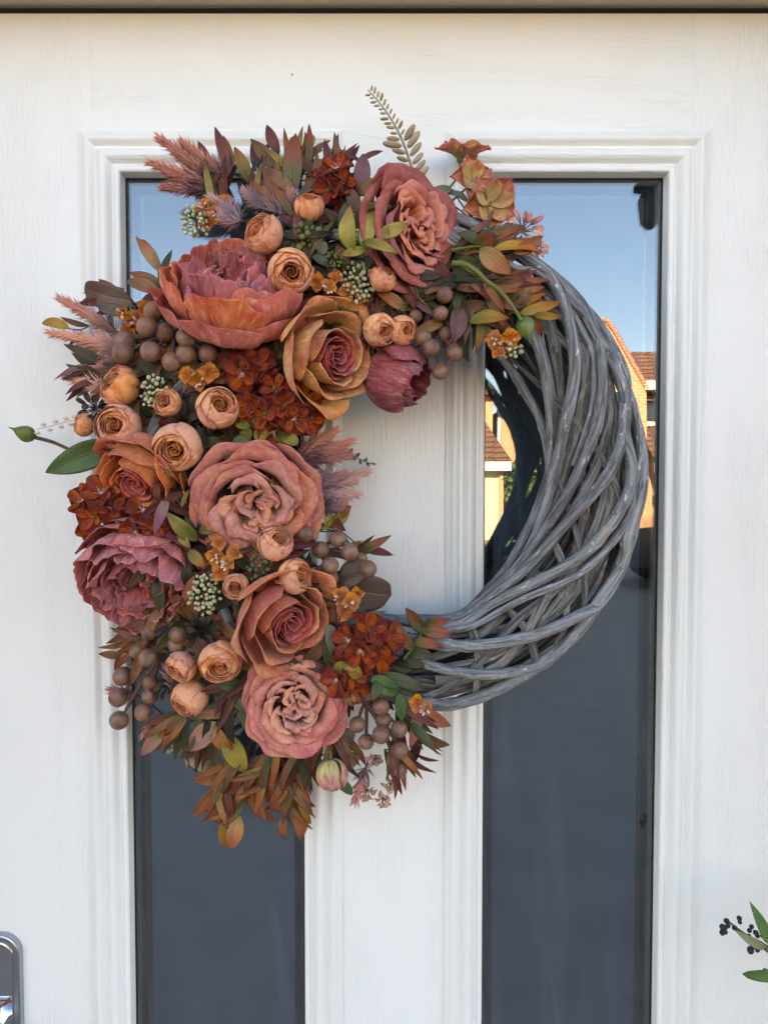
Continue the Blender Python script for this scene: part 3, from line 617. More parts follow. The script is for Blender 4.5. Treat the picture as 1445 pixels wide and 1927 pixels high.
traced(T(1120, 610, 1150, 655, 1175, 705, 1186, 760, 1180, 815, 1160, 870, 1128, 915, 1092, 955, 1052, 1000, 1012, 1045, 970, 1088, 925, 1124, 853, 1172), .0540, .0066)
traced(T(1180, 800, 1196, 860, 1193, 921, 1170, 968, 1133, 1010, 1086, 1052, 1030, 1084, 974, 1112, 918, 1140, 843, 1182), .0540, .0064)
traced(T(1200, 905, 1198, 958, 1172, 1008, 1125, 1056, 1077, 1088, 1021, 1112, 974, 1132, 927, 1158, 862, 1186), .0525, .0044)
traced(T(1188, 1000, 1189, 1047, 1172, 1099, 1137, 1141, 1086, 1169, 1030, 1192, 960, 1206, 890, 1216, 825, 1211, 770, 1205), .0535, .0066)
traced(T(1150, 1110, 1110, 1174, 1077, 1216, 1039, 1248, 993, 1267, 927, 1276, 867, 1267, 797, 1248, 745, 1225), .0535, .0063)
traced(T(1050, 1245, 979, 1290, 937, 1314, 881, 1331, 820, 1336, 768, 1326, 710, 1300), .0535, .0066)
traced(T(946, 674, 983, 730, 1011, 777, 1028, 837, 1033, 898), .0500, .0056, ext0=.25)
traced(T(985, 600, 1007, 640, 1023, 693, 1031, 753, 1036, 823, 1036, 870, 1026, 936, 1002, 990), .0505, .0052)
traced(T(940, 500, 975, 530, 1000, 580, 1015, 640, 1030, 700, 1042, 780, 1040, 850, 1018, 930, 985, 1010, 940, 1085), .0475, .0050)
traced(T(962, 492, 1011, 501, 1053, 539, 1105, 623, 1122, 655), .0500, .0034)
# split strips seen between them
M['core'] = M['split']
for pts, mi, r, fl in ((T(990, 590, 1016, 613, 1067, 646, 1123, 711, 1160, 790), .0475, .0052, .35), (T(965, 679, 1021, 730, 1086, 795, 1137, 870, 1180, 963), .0490, .0036, .5), (T(1105, 651, 1095, 749, 1077, 837, 1053, 917, 1020, 990), .0480, .0064, .32),
    (T(1030, 590, 1047, 683, 1053, 777, 1046, 860), .0470, .0062, .32), (T(1151, 777, 1133, 847, 1095, 935, 1045, 1010), .0490, .0056, .35), (T(1050, 898, 1086, 1010, 1105, 1127, 1098, 1180), .0490, .0034, .6), (T(1060, 1090, 1030, 1118, 993, 1188, 937, 1262), .0485, .0058, .4),
    (T(1100, 600, 1128, 700, 1150, 800, 1160, 900), .0470, .0050, .35), (T(1010, 560, 1060, 590, 1112, 640, 1150, 700), .0490, .0044, .4), (T(1165, 860, 1150, 960, 1115, 1060, 1065, 1140), .0475, .0048, .4), (T(1020, 960, 1060, 1060, 1070, 1150, 1050, 1225), .0475, .0040, .5),
    (T(940, 1130, 985, 1175, 1010, 1240, 1000, 1300), .0480, .0042, .5), (T(880, 1155, 900, 1220, 900, 1290, 880, 1330), .0480, .0045, .45), (T(980, 1160, 930, 1215, 860, 1290, 800, 1320), .0490, .0046, .45), (T(1130, 960, 1085, 1075, 1010, 1180, 930, 1235), .0470, .0046, .4)):
    traced(pts, mi - .0022, r * 1.12, fl, 'split', .3, .3, .6)

# ------------------------------------------------------------------ petals and flowers
def rev_petal(par, mat, ctrl, th, dth, R, nu=15, nv=14, round_=0.30, rp=2.6, spiral=0.0, ruf=0.03, crum=0.012, basew=0.45, jag=0.0, edge=0.0, t=0.0005, fr=3.0, sph=None, name='petal', point=0.0, twist=0.0, ctr=(0, 0)):
    u = np.linspace(-1, 1, nu); v = np.linspace(0, 1, nv); UU, VV = np.meshgrid(u, v, indexing='ij')
    top = 1 - round_ * np.abs(u) ** rp - point * (1 - np.abs(u)) * 0
    if jag: top = top - jag * (0.5 + 0.5 * waves(u, u * 0, 1.5, 4))
    if point: top = top + point * np.exp(-(u / .25) ** 2) 
    if jag: top = top - .010 * waves(u, u * 0, 7.0, 3)
    vv = VV * top[:, None]
    if sph is None: rz = (bez if len(ctrl) < 6 else crom)(ctrl, np.clip(vv, 0, 1.15).ravel()).reshape(nu, nv, 2)
    else: rz = sph(vv)
    half = dth * (basew + (1 - basew) * np.clip(VV, 0, 1) ** 0.7)
    ang = th + UU * half + twist * VV
    r = rz[..., 0] * (1 + spiral * UU); z = rz[..., 1].copy()
    r = r + ruf * (vv ** 2.2) * waves(UU * dth, VV * .35, fr, 4) * 1.5
    z = z + ruf * .7 * (vv ** 2.2) * waves(UU * dth, VV * .35, fr, 4)
    r = r + edge * np.maximum(0, np.abs(UU) - .55) ** 2 * 5 * vv
    c = crum * (0.25 + vv) * (waves(UU, VV * .8, 1.6, 6) + .6 * waves(UU, VV * .5, 3.6, 6))
    r = r + c; z = z + c * .5
    c = crum * .55 * vv * waves(UU, VV * .12, 4.2, 6); r = r + c; z = z + c * .4
    P = np.stack([r * np.cos(ang) + ctr[0], r * np.sin(ang) + ctr[1], z], 2) * R
    uv = np.stack([UU * .5 + .5, np.clip(vv, 0, 1)], 2).reshape(-1, 2)
    V, Fc, uv = thick(P, uv, t)
    return obj(name, mesh(name, V, Fc, PM[mat], uv), par)
def flower(name, px, py, Rpx, axis, label, dz=0.0, lift=0.45, core_mat='rust', d=None, spin=None, calyx=True):
    d = depth(px, py) + dz if d is None else d
    R = Rpx * MM(d); ax = Vector((axis[0], -axis[2], axis[1])).normalized()
    q = ax.to_track_quat('Z', 'Y') @ Matrix.Rotation(rnd(0, 6.28) if spin is None else spin, 3, 'Z').to_quaternion()
    P = U(px, py, d) - ax * (lift * R)
    b_ = Build(); V, Fc, uv = sphere_geo((0, 0, .10 * R), .22 * R, 12, 8, .7); b_.add(V, Fc, uv)
    V, Fc, uv = tube_geo([(0, 0, .02 * R), (0, 0, -.5 * R)], [.10 * R, .05 * R], 8); b_.add(V, Fc, uv)
    o = obj(name, b_.mesh(name, M['stem_g']), wre, loc(P), q, label)
    return o, R
GA = 2.39996
def garden_rose(px, py, Rpx, axis, mo, mi, label, dz=0.0, sq=1.0):
    o, R = flower('rose', px, py, Rpx, axis, label, dz, .5); t0 = rnd(0, 6.28)
    def roll(rr, h, k=1.0):
        l = k * rnd(.6, 1.35); h = h * rnd(.94, 1.06)
        return [(.06, .02), (rr * .55, .03), (rr * .86, h * .32), (rr * .90, h * .62), (rr * .95, h * .86), (rr * 1.03 + .03 * l, h * .99), (rr * 1.07 + .10 * l, h * 1.01), (rr * 1.08 + .17 * l, h * .97)]
    for i in range(4):      # open guard petals
        rev_petal(o, mo, roll(.92, .46, .9), t0 + i * 6.283 / 4 + rnd(-.2, .2), .95, R, 24, 26, .30, 2.6, .06, .06, .026, .35, .06, .06, t=.00035, fr=1.3)
    for i in range(5):
        rev_petal(o, mo, roll(.76, .62, 1.1), t0 + .6 + i * 6.283 / 5 + rnd(-.2, .2), .84, R, 24, 24, .30, 2.3, .12, .045, .024, .35, .03, .0, t=.00035, fr=1.2)
    for i in range(5):
        rev_petal(o, mo, roll(.68, .60, 1.0), t0 + 1.1 + i * 6.283 / 5 + rnd(-.2, .2), .80, R, 20, 18, .28, 2.4, .08, .04, .02, .4, .03, 0, t=.00035, fr=1.2)
    for i in range(4):
        rev_petal(o, mi if i % 2 else mo, roll(.58, .70, 1.0), t0 + .2 + i * 6.283 / 4 + rnd(-.25, .25), .95, R, 22, 22, .30, 2.2, .16, .05, .026, .4, .03, 0, t=.00035, fr=1.2)
    for i in range(5):
        rev_petal(o, mi, roll(.42, .74, .9), t0 + .9 + i * 6.283 / 5 + rnd(-.35, .35), rnd(.7, 1.0), R, 20, 20, .30, 2.2, rnd(.12, .32), .06, .026, .5, .05, 0, t=.00035, fr=1.4, ctr=(rnd(-.05, .05), rnd(-.05, .05)))
    for i in range(5):
        rev_petal(o, mi, [(.03, .05), (.10, .2), (.2, .36), (.24, .50), (.17, .60)], t0 + i * 1.257, .9, R, 12, 10, .2, 2.4, .15, .03, .01, .6, .03, 0, t=.00035)
    for k in range(3):      # quartered heart: three small swirls pressed together
        a = t0 + k * 2.094 + rnd(-.3, .3); cx, cy = .21 * math.cos(a), .21 * math.sin(a)
        for j, (rr, n) in enumerate(((.27, 3), (.17, 2), (.08, 1))):
            for i in range(n):
                rev_petal(o, mi, roll(rr * .9, rnd(.66, .80), .6), a + j * .9 + i * 6.283 / n + rnd(-.4, .4), rnd(.8, 1.2), R, 16, 18, .34, 2.0, rnd(.15, .4), .035, .012, .6, .05, 0, t=.00035, fr=1.5, ctr=(cx, cy))
    return o
def tea_rose(px, py, Rpx, axis, mo, mi, label, dz=0.0, spin=None, mid=None):
    o, R = flower('rose', px, py, Rpx, axis, label, dz, .55, spin=spin); t0 = 0.0; mid = mid or mo
    for i in range(5):
        rev_petal(o, mo, [(.08, .0), (.75, -.06), (1.08, .22), (.92, .82), (1.22, .84)], t0 + i * 6.283 / 5 + rnd(-.1, .1), .86, R, 24, 20, .36, 2.2, .08, .03, .017, .3, .05, .07, fr=1.3, point=.05)
    for i in range(4):
        rev_petal(o, mo, [(.06, .0), (.62, .0), (.92, .3), (.66, .95), (.86, 1.0)], t0 + .7 + i * 6.283 / 4 + rnd(-.1, .1), .95, R, 22, 18, .34, 2.2, .10, .025, .015, .35, .03, .06, fr=1.3, point=.04)
    for i in range(3):
        rev_petal(o, mid, [(.05, .05), (.5, .05), (.68, .45), (.42, 1.02), (.58, 1.05)], t0 + .2 + i * 6.283 / 3 + rnd(-.1, .1), 1.15, R, 20, 16, .26, 2.4, .14, .022, .012, .5, .03, .0, fr=1.5)
    for k, (rr, n, h) in enumerate(((.38, 4, 1.0), (.27, 3, .98), (.17, 3, .96), (.08, 2, .94))):
        for i in range(n):
            rev_petal(o, mi, [(.04, .1), (rr * .9, .12), (rr * 1.15, .5), (rr * .85, h * .96), (rr * 1.12, h * 1.02)], k * .8 + i * 6.283 / n + rnd(-.2, .2), 1.25, R, 16, 12, .2, 2.4, .2, .02, .01, .6, .03, 0, fr=1.6)
    return o
def peony(px, py, Rpx, axis, mo, mi, mc, label, dz=0.0, spin=None, lift=.5):
    o, R = flower('peony', px, py, Rpx, axis, label, dz, lift, spin=spin)
    def ring(n, mats, c_, dth, jitter, ruf, crum, jag, t0):
        for i in range(n):
            h = rnd(1 - jitter, 1 + jitter * .6); q = [(a * rnd(.97, 1.04), z * h) for a, z in c_]
            rev_petal(o, mats[i % len(mats)], q, t0 + i * 6.283 / n + rnd(-.22, .22), dth * rnd(.85, 1.15), R, 30, 24, .28, 2.6, rnd(-.10, .14), ruf, crum, .35, jag, rnd(-.02, .05), t=.0003, fr=1.7)
    ring(6, [mo], [(.08, .0), (.8, -.14), (1.18, .06), (1.04, .42), (1.16, .52)], .72, .15, .08, .034, .10, 0)
    ring(7, [mo], [(.06, .0), (.74, -.06), (1.12, .22), (.96, .68), (1.00, .82)], .64, .16, .08, .036, .12, .5)
    ring(7, [mo, mi, mo], [(.06, .0), (.66, .0), (1.0, .3), (.82, .78), (.78, .96)], .56, .18, .09, .040, .14, .2)
    ring(7, [mi], [(.06, .05), (.52, .05), (.80, .4), (.60, .82), (.64, .98)], .55, .16, .09, .042, .14, .7)
    for i in range(15):
        rr = .52 * math.sqrt((i + .7) / 15); h = rnd(.64, .94)
        rev_petal(o, mc if i % 3 else mi, [(.04, .1), (rr * .8, .15), (rr * 1.15 + .04, h * .5), (rr + .05, h * .9), (rr * rnd(.6, 1.2), h)], i * GA + rnd(-.3, .3), rnd(.5, .8) + .25 * (1 - rr), R, 18, 16, .34, 2.2, rnd(-.3, .3), .08, .042, .5, .12, 0, t=.0003, fr=1.8, ctr=(rnd(-.08, .08), rnd(-.08, .08)))
    return o
def closed_bud(px, py, Rpx, axis, mat, label, dz=0.0, name='rose_bud', ln=1.7, lift=.8, n=9, open_=.16):
    o, R = flower(name, px, py, Rpx, axis, label, dz, lift)
    for i in range(n):
        s = 1 - .045 * (n - 1 - i)
        rev_petal(o, mat, [(.08, .0), (.95 * s, -.15), (1.22 * s, .55 * ln), (.85 * s, .85 * ln), (open_ + .25 * s, 1.0 * ln * (1 - .02 * i))], i * GA, .95, R, 24, 20, .3, 2.6, rnd(.02, .12), .06, .046, .35, .14, 0, fr=2.0)
    return o
def ranunculus(px, py, Rpx, axis, label, dz=0.0, op=0.62, mat='ran', loose=0.0):
    o, R = flower('ranunculus', px, py, Rpx, axis, label, dz, 1.0)
    L = 6
    for k in range(L):
        s = .52 + .48 * k / (L - 1); n = 3 if k < 2 else 4
        a_end = op * (1.0 + .05 * (L - 1 - k)) + (0.13 * (k - 3) if k >= 4 else 0) * (1 + loose)
        for i in range(n):
            ae = a_end + rnd(-.10, .14) + ((rnd(0, 1) < .45) * rnd(.15, .55) if k == L - 1 else 0)
            so = s * rnd(.985, 1.02)
            def sph(vv, so=so, ae=ae):
                pol = math.pi - (math.pi - ae) * vv
                rr = so * np.sin(pol); lip = np.maximum(0, vv - .93) * .5
                return np.stack([rr + lip, 1.0 - so * np.cos(pol - math.pi) * -1 * -1 * 1.0 if False else 1.0 + so * np.cos(pol) * .96], 2)
            rev_petal(o, mat if k > 0 else 'ran_in', None, k * .7 + i * 6.283 / n + rnd(-.3, .3), 6.283 / n * .68, R, 15, 16, .16, 3, .045, .010, .006, .8, .03, 0, .0004, 1.6, sph)
    for k in range(3):
        rr = .30 - .10 * k
        for i in range(2):
            rev_petal(o, 'ran_in', [(.05, .3), (rr, .4), (rr * 1.2, .9), (rr * .9, 1.46 - .05 * k), (rr, 1.58 - .07 * k)], k * 1.1 + i * 3.14, 1.3, R, 12, 10, .2, 2.4, .25, .02, .01, .6, .02, 0, .0004)
    return o

peony(440, 545, 128, (.06, .78, .62), 'peony_out', 'peony_in', 'peony_in', 'large coral peony opening upwards at the upper left of the wreath', .012, .4)
peony(262, 1092, 108, (-.05, -.50, .86), 'peony_pink', 'peony_pink', 'peony_core', 'mauve pink peony facing down at the left edge of the wreath', .0, 1.0)
garden_rose(776, 434, 112, (.66, .06, .76), 'rose_b_out', 'rose_b_in', 'brown pink ruffled rose at the top right beside the coral blossoms', .004)
tea_rose(612, 668, 94, (.72, -.16, .66), 'tea_out', 'tea_in', 'ochre peach rose with a raspberry heart beside the mauve bud', .012, 2.2)
closed_bud(748, 706, 70, (.80, -.42, .44), 'bud', 'closed mauve rose bud hanging over the wreath opening', -.006, open_=.24)
garden_rose(482, 946, 118, (.14, -.42, .9), 'rose_e_out', 'rose_e_in', 'wide dusty pink rose in the middle of the flowers', .008)
tea_rose(272, 892, 84, (-.34, -.62, .7), 'tea_f', 'tea_in', 'apricot rose tucked under the ranunculus at the left', .0, .6)
tea_rose(532, 1160, 94, (.58, -.30, .75), 'tea_h', 'tea_in', 'coral rose with a dark pink heart below the dusty pink rose', .010, 2.0)
garden_rose(556, 1324, 94, (.14, .16, 1), 'rose_i_out', 'rose_e_in', 'mauve pink rose lowest in the wreath above hanging leaves', .006)

RAN = [(495, 440, 37, (-.55, .35, .75), .02, .6, 'ran', 'above the coral peony'), (582, 389, 28, (.1, .75, .65), .012, .5, 'ran_o', 'as a small bud at the top among brown leaves'),
 (547, 511, 42, (.2, -.3, .9), .022, .52, 'ran', 'against the right rim of the coral peony'), (721, 523, 26, (.5, .6, .6), .016, .5, 'ran_o', 'as an orange bud under the brown pink rose'),
 (714, 620, 31, (.45, -.35, .8), .016, .4, 'ran', 'left one of the pair above the mauve bud'), (757, 621, 27, (.5, -.2, .8), .010, .4, 'ran_o', 'right one of the pair above the mauve bud'),
 (225, 726, 39, (-.62, .55, .6), .008, .6, 'ran_o', 'under the left brown berries'), (222, 803, 42, (-.1, .15, 1), .018, .52, 'ran', 'open at the far left beside the green leaf'),
 (158, 799, 22, (-.8, .2, .5), .0, .5, 'ran_o', 'smallest at the far left beside the seed pod'), (315, 757, 26, (-.2, .1, .95), .014, .66, 'ran', 'small and half open between two larger ones'),
 (410, 768, 40, (.4, .25, .85), .018, .48, 'ran', 'right of the small half open one'), (334, 841, 46, (-.12, -.35, .9), .026, .55, 'ran', 'widest, above the apricot rose'),
 (518, 1022, 34, (.45, .5, .7), .024, .5, 'ran', 'on the lower rim of the dusty pink rose'), (556, 1084, 34, (.75, .12, .6), .024, .58, 'ran', 'above the coral rose'),
 (444, 1104, 25, (.05, -.1, 1), .016, .7, 'ran', 'small and open left of the coral rose'), (340, 1256, 30, (-.45, -.45, .75), .016, .62, 'ran', 'small one low at the left beside brown berries'),
 (414, 1246, 40, (.1, -.35, .9), .022, .50, 'ran', 'open one left of the mauve pink rose'), (357, 1314, 36, (-.45, -.55, .65), .010, .34, 'ran', 'nearly closed, lowest of all')]
for px, py, r, ax, dz, op, mt, where in RAN:
    ranunculus(px, py, r, ax, 'peach ranunculus ' + where, dz, op, mt)

# flat-petalled flowers
def flat_petal(par, mat, base, out, up, L, W, cup=.25, curl=.2, name='petal', nu=9, nv=9, ruf=.06, point=0.0, t=.0004):
    """a broad petal from base, growing along out, facing up"""
    u = np.linspace(-1, 1, nu); v = np.linspace(0, 1, nv); UU, VV = np.meshgrid(u, v, indexing='ij')
    wv = np.sin(np.pi * np.clip(VV, 0, 1) ** .75 * .93 + .12) ** .6; wv = wv * (1 - point * VV ** 3)
    o_ = np.asarray(out, float); up_ = np.asarray(up, float); s_ = np.cross(o_, up_); s_ /= np.linalg.norm(s_)
    tip = 1 - .12 * np.abs(UU) ** 2 * VV + point * .25 * np.exp(-(UU / .3) ** 2) * VV ** 4
    hgt = cup * (UU ** 2) * wv * W / L - curl * VV ** 2 + .3 * VV + ruf * waves(UU, VV, 1.5, 5) * (VV ** 1.5)
    P = np.asarray(base, float) + (VV * tip)[..., None] * L * o_ + (UU * wv * W * .5)[..., None] * s_ + (hgt * L)[..., None] * up_
    uv = np.stack([UU * .5 + .5, VV], 2).reshape(-1, 2); V, Fc, uv = thick(P, uv, t)
    return obj(name, mesh(name, V, Fc, PM[mat], uv), par)
def perp(a):
    a = np.asarray(a, float); r = np.array([.3, .5, .8]); x = np.cross(a, r); x /= np.linalg.norm(x); return x, np.cross(a, x)
def hydrangea(px, py, rx, ry, n, label, dz=0.0, fl=33, mat='rust', name='hydrangea_cluster'):
    d0 = depth(px, py) + dz; c = U(px, py, d0)
    b_ = Build(); heads = []
    for i in range(n):
        rr = math.sqrt((i + .5) / n); a = i * GA + rnd(-.3, .3); x = px + rx * rr * math.cos(a); y = py + ry * rr * math.sin(a)
        d = d0 + .028 * math.sqrt(max(0, 1 - rr * rr)) - .006 + rnd(-.004, .004)
        p = loc(U(x, y, d)) - loc(c); heads.append((np.array(p), rr, a))
        V, Fc, uv = tube_geo(curve3([(0, .03, 0), tuple(np.array(p) * .5 + [0, .012, 0]), tuple(p)], 8), .0009, 5); b_.add(V, Fc, uv)
    o = obj(name, b_.mesh(name, M['stem_g']), wre, loc(c), None, label)
    for p, rr, a in heads:
        ax = np.array([rr * math.cos(a) * .9 + rnd(-.3, .3), -1.0, -rr * math.sin(a) * .9 + rnd(-.3, .3)]); ax /= np.linalg.norm(ax)
        e1, e2 = perp(ax); s0 = rnd(0, 6.28); L = fl * MM(d0) * rnd(.85, 1.15)
        for k in range(4):
            an = s0 + k * 1.571 + rnd(-.12, .12); out = e1 * math.cos(an) + e2 * math.sin(an)
            flat_petal(o, mat, p + ax * .0006 * (k % 2), out, ax, L, L * 1.25, .45, rnd(.0, .4), ruf=.09, nu=11, nv=11)
        st = Build(); V, Fc, uv = sphere_geo(p + ax * .002, .0022, 8, 6); st.add(V, Fc, uv)
        if rnd(0, 1) < .45:
            for _ in range(10):
                q = ax + RNG.normal(size=3) * .5; q /= np.linalg.norm(q); V, Fc, uv = tube_geo([p + ax * .001, p + q * L * .45], .0004, 4); st.add(V, Fc, uv)
        obj('stamens', st.mesh('stamens', M['stamen'] if len(st.V) > 1 else M['pod']), o)
    return o
hydrangea(520, 762, 72, 60, 10, 'rust red hydrangea cluster under the ochre peach rose', .0)
hydrangea(470, 690, 44, 30, 5, 'small rust hydrangea tuft beside the coral peony', -.008)
hydrangea(196, 958, 48, 46, 7, 'rust red hydrangea cluster at the far left edge', .002, 36)
hydrangea(275, 985, 44, 28, 4, 'rust red hydrangea tuft above the mauve pink peony', -.006, 34)
hydrangea(694, 1212, 46, 40, 8, 'rust red hydrangea cluster at the lower right end of the flowers', .008, 33)
hydrangea(650, 1268, 28, 30, 4, 'rust orange hydrangea tuft right of the mauve pink rose', .0, 32)
hydrangea(632, 345, 28, 36, 5, 'dark rust hydrangea cluster at the top behind leaves', -.002, 32)

def blossoms(px, py, r, n, label, dz=0.012, fl=19, mat='orange'):
    d0 = depth(px, py) + dz; c = U(px, py, d0); b_ = Build(); hs = []
    for i in range(n):
        rr = r * math.sqrt((i + .4) / n); a = i * GA + 1; p = np.array(U(px + rr * math.cos(a), py + rr * math.sin(a), d0 + rnd(-.004, .006)) - c); hs.append(p)
        V, Fc, uv = tube_geo(curve3([(0, .022, .0), tuple(p * .6 + [0, .008, 0]), tuple(p)], 7), .0007, 5); b_.add(V, Fc, uv)
    o = obj('blossom_spray', b_.mesh('blossom_spray', M['stem_g']), wre, loc(c), None, label)
    for p in hs:
        ax = np.array([rnd(-.5, .5), -1, rnd(-.4, .6)]); ax /= np.linalg.norm(ax); e1, e2 = perp(ax); s0 = rnd(0, 6.28); L = fl * MM(d0) * rnd(.8, 1.15)
        for k in range(4):
            an = s0 + k * 1.571; flat_petal(o, mat, p, e1 * math.cos(an) + e2 * math.sin(an), ax, L, L * .95, .5, rnd(-.2, .3), nu=7, nv=7, t=.0003)
    st = Build()
    for p in hs[:max(1, n // 2)]:
        for _ in range(4):
            q = np.array([rnd(-.7, .7), -1, rnd(-.9, .5)]); q /= np.linalg.norm(q); V, Fc, uv = sphere_geo(p + q * .0075, .0014, 6, 5, 2.0, q); st.add(V, Fc, uv)
            V, Fc, uv = tube_geo([p, p + q * .007], .0004, 4); st.add(V, Fc, uv)
    obj('pale_buds', st.mesh('pale_buds', M['stamen']), o, kind='stuff')
for a in ((612, 535, 24, 3, 'orange blossoms under the pale seed heads near the top'), (402, 396, 32, 4, 'orange blossoms above the coral peony'), (252, 594, 32, 4, 'orange blossoms behind the left brown berries'),
          (424, 1052, 34, 5, 'bright orange blossoms above the small open ranunculus'), (655, 1128, 26, 4, 'orange blossoms beside the chocolate leaf'), (372, 712, 26, 3, 'orange blossoms above the right ranunculus at mid left'),
          (945, 645, 22, 4, 'orange blossoms under the green pod on the ring'), (796, 1326, 12, 2, 'tiny orange blossoms on the lower ring'), (672, 556, 18, 2, 'orange blossoms below the white seeds')):
    blossoms(*a)

def hellebore(px, py, Rpx, axis, label, dz=0.0):
    d0 = depth(px, py) + dz; c = U(px, py, d0); ax = np.array([axis[0], -axis[2], axis[1]], float); ax /= np.linalg.norm(ax); e1, e2 = perp(ax)
    b_ = Build(); V, Fc, uv = tube_geo(curve3([(0, 0, 0), tuple(-ax * .02), tuple(-ax * .03 + np.array([-.03, .02, -.02]))], 10), .0012, 6); b_.add(V, Fc, uv)
    V, Fc, uv = sphere_geo((0, 0, 0), .004, 10, 7); b_.add(V, Fc, uv)
    o = obj('coral_blossom', b_.mesh('coral_blossom', M['stem_g']), wre, loc(c), None, label); L = Rpx * MM(d0); s0 = rnd(0, 6.28)
    for k in range(5):
        an = s0 + k * 1.2566; flat_petal(o, 'coral_hel', ax * .001 * k, e1 * math.cos(an) + e2 * math.sin(an), ax, L, L * 1.1, .35, rnd(-.2, .25), nu=15, nv=15, ruf=.13, point=.28, t=.0004)
hellebore(866, 300, 50, (.2, .9, .25), 'coral blossom standing highest at the top right', -.03)
hellebore(884, 345, 44, (.3, .1, .8), 'coral blossom in the middle of the three at the top right', -.02)
hellebore(918, 385, 52, (.25, -.1, .9), 'coral blossom with a green heart lowest of the three at the top right', -.015)

# ------------------------------------------------------------------ leaves
def leaf_geo(B, T, W, kind=0, fold=.35, bend=.12, roll=0.0, nu=9, nv=15, curl=0.0):
    B, T = np.asarray(tuple(B)), np.asarray(tuple(T)); dv = T - B; L = np.linalg.norm(dv); dv = dv / L
    vw = np.array([0, 1.0, 0]); s = np.cross(dv, vw); s /= np.linalg.norm(s) + 1e-9; n = np.cross(s, dv)
    if n[1] > 0: n = -n
    c, sn = math.cos(roll), math.sin(roll); s, n = s * c + n * sn, n * c - s * sn
    u = np.linspace(-1, 1, nu); v = np.linspace(0, 1, nv); UU, VV = np.meshgrid(u, v, indexing='ij')
    if kind == 0: wv = VV ** .72 * (1 - VV) ** .98 / .325
    elif kind == 1: wv = np.sqrt(np.maximum(0, 1 - (2 * VV - 1.02) ** 2)) ; wv = np.where(VV > .99, .04, wv)
    else: wv = (VV + .03) ** .45 * (1 - VV) ** .9 / .52
    wv = wv * W / (2 * max(.4, abs(math.cos(roll)))) + W * .012
    f_ = fold * (1 - .4 * VV); ar = bend * L * np.sin(np.pi * VV) + curl * L * VV ** 2.5
    edge = .06 * W * waves(VV, UU * .3, 1.6, 4) * np.abs(UU) ** 2
    P = B + dv * (L * VV)[..., None] + s * (UU * wv)[..., None] + n * (ar + f_ * np.abs(UU) ** 1.3 * wv + edge)[..., None]
    return P, np.stack([UU * .5 + .5, VV], 2).reshape(-1, 2)
def sprig(label, leaves, stem=None, dz=0.0, mat='stem_d', name='leaf_sprig', rad=.0011, spread=.014):
    """leaves: (base x, base y, tip x, tip y, width px, palette[, kind]) read off the photograph"""
    bx = sum(l[0] for l in leaves) / len(leaves); by = sum(l[1] for l in leaves) / len(leaves)
    d0 = depth(bx, by) + dz; c = U(bx, by, d0 - .012); b_ = Build()
    if stem:
        path = [U(x, y, depth(x, y) + dz + (s[0] if s else 0)) - c for x, y, *s in stem]
        P = curve3(path, 8 * len(path)); V, Fc, uv = tube_geo(P, np.linspace(rad * 1.3, rad * .7, len(P)), 6); b_.add(V, Fc, uv)
    todo = []
    for l in leaves:
        x0, y0, x1, y1, W, pal = l[:6]; kd = l[6] if len(l) > 6 else 0
        d1 = depth(x0, y0) + dz + rnd(-.004, .004); d2 = d1 + rnd(-.012, spread)
        off2 = math.hypot(x1 - RC[0], y1 - RC[1]) - 350
        if abs(off2) > 250: d2 = max(.02, d1 + rnd(-.016, .004))
        if kd == 0: x0, y0, W = x0 - .16 * (x1 - x0), y0 - .16 * (y1 - y0), W * .80
        B, T = U(x0, y0, d1) - c, U(x1, y1, d2) - c; todo.append((B, T, W * MM(d1), pal, kd))
        V, Fc, uv = tube_geo(curve3([tuple(B), tuple(B * .6 + Vector((0, .004, 0))), (0, .006, 0)], 7), rad * .7, 5); b_.add(V, Fc, uv)
    o = obj(name, b_.mesh(name, M[mat]), wre, loc(c), None, label)
    for B, T, W, pal, kd in todo:
        P, uv = leaf_geo(B, T, W * 1.08, kd, rnd(.15, .5), rnd(.02, .14), rnd(-.6, .6), curl=rnd(-.08, .05))
        V, Fc, uv = thick(P, uv, .00045); obj('leaf', mesh('leaf', V, Fc, LM[pal], uv), o)
    return o
# top
sprig('upright dark red and brown leaves at the top left of the wreath', [(392, 318, 373, 262, 20, 'red'), (428, 315, 404, 238, 24, 'red'), (436, 318, 421, 256, 27, 'tan'), (467, 336, 441, 275, 28, 'ochre'), (484, 325, 473, 264, 15, 'red'), (428, 318, 366, 356, 42, 'plum')], dz=-.014)
sprig('broad rust leaves standing at the top centre', [(522, 283, 501, 233, 25, 'red'), (528, 320, 473, 262, 32, 'brown'), (551, 352, 557, 254, 44, 'rust'), (547, 360, 486, 314, 34, 'brown'), (590, 330, 562, 296, 26, 'brown'), (500, 370, 470, 330, 26, 'red')], dz=-.008)
sprig('pale olive keeled leaves behind the top centre', [(570, 290, 546, 258, 18, 'yellow', 1), (572, 290, 588, 254, 18, 'yellow', 1), (575, 295, 606, 280, 14, 'olive', 1), (592, 318, 583, 345, 22, 'yellow', 1), (590, 310, 620, 312, 20, 'olive', 1), (590, 312, 576, 300, 20, 'olive', 1), (490, 290, 478, 268, 12, 'olive', 1)], dz=-.02)
sprig('plum leaves with curled dark tips above the brown pink rose', [(672, 302, 620, 277, 13, 'red'), (680, 302, 720, 284, 14, 'red'), (676, 358, 684, 287, 36, 'plum'), (674, 362, 597, 322, 27, 'rust'), (680, 360, 724, 332, 25, 'brown'), (672, 398, 652, 348, 30, 'brown')], stem=[(688, 470), (676, 400), (676, 350), (676, 300)], dz=.002)
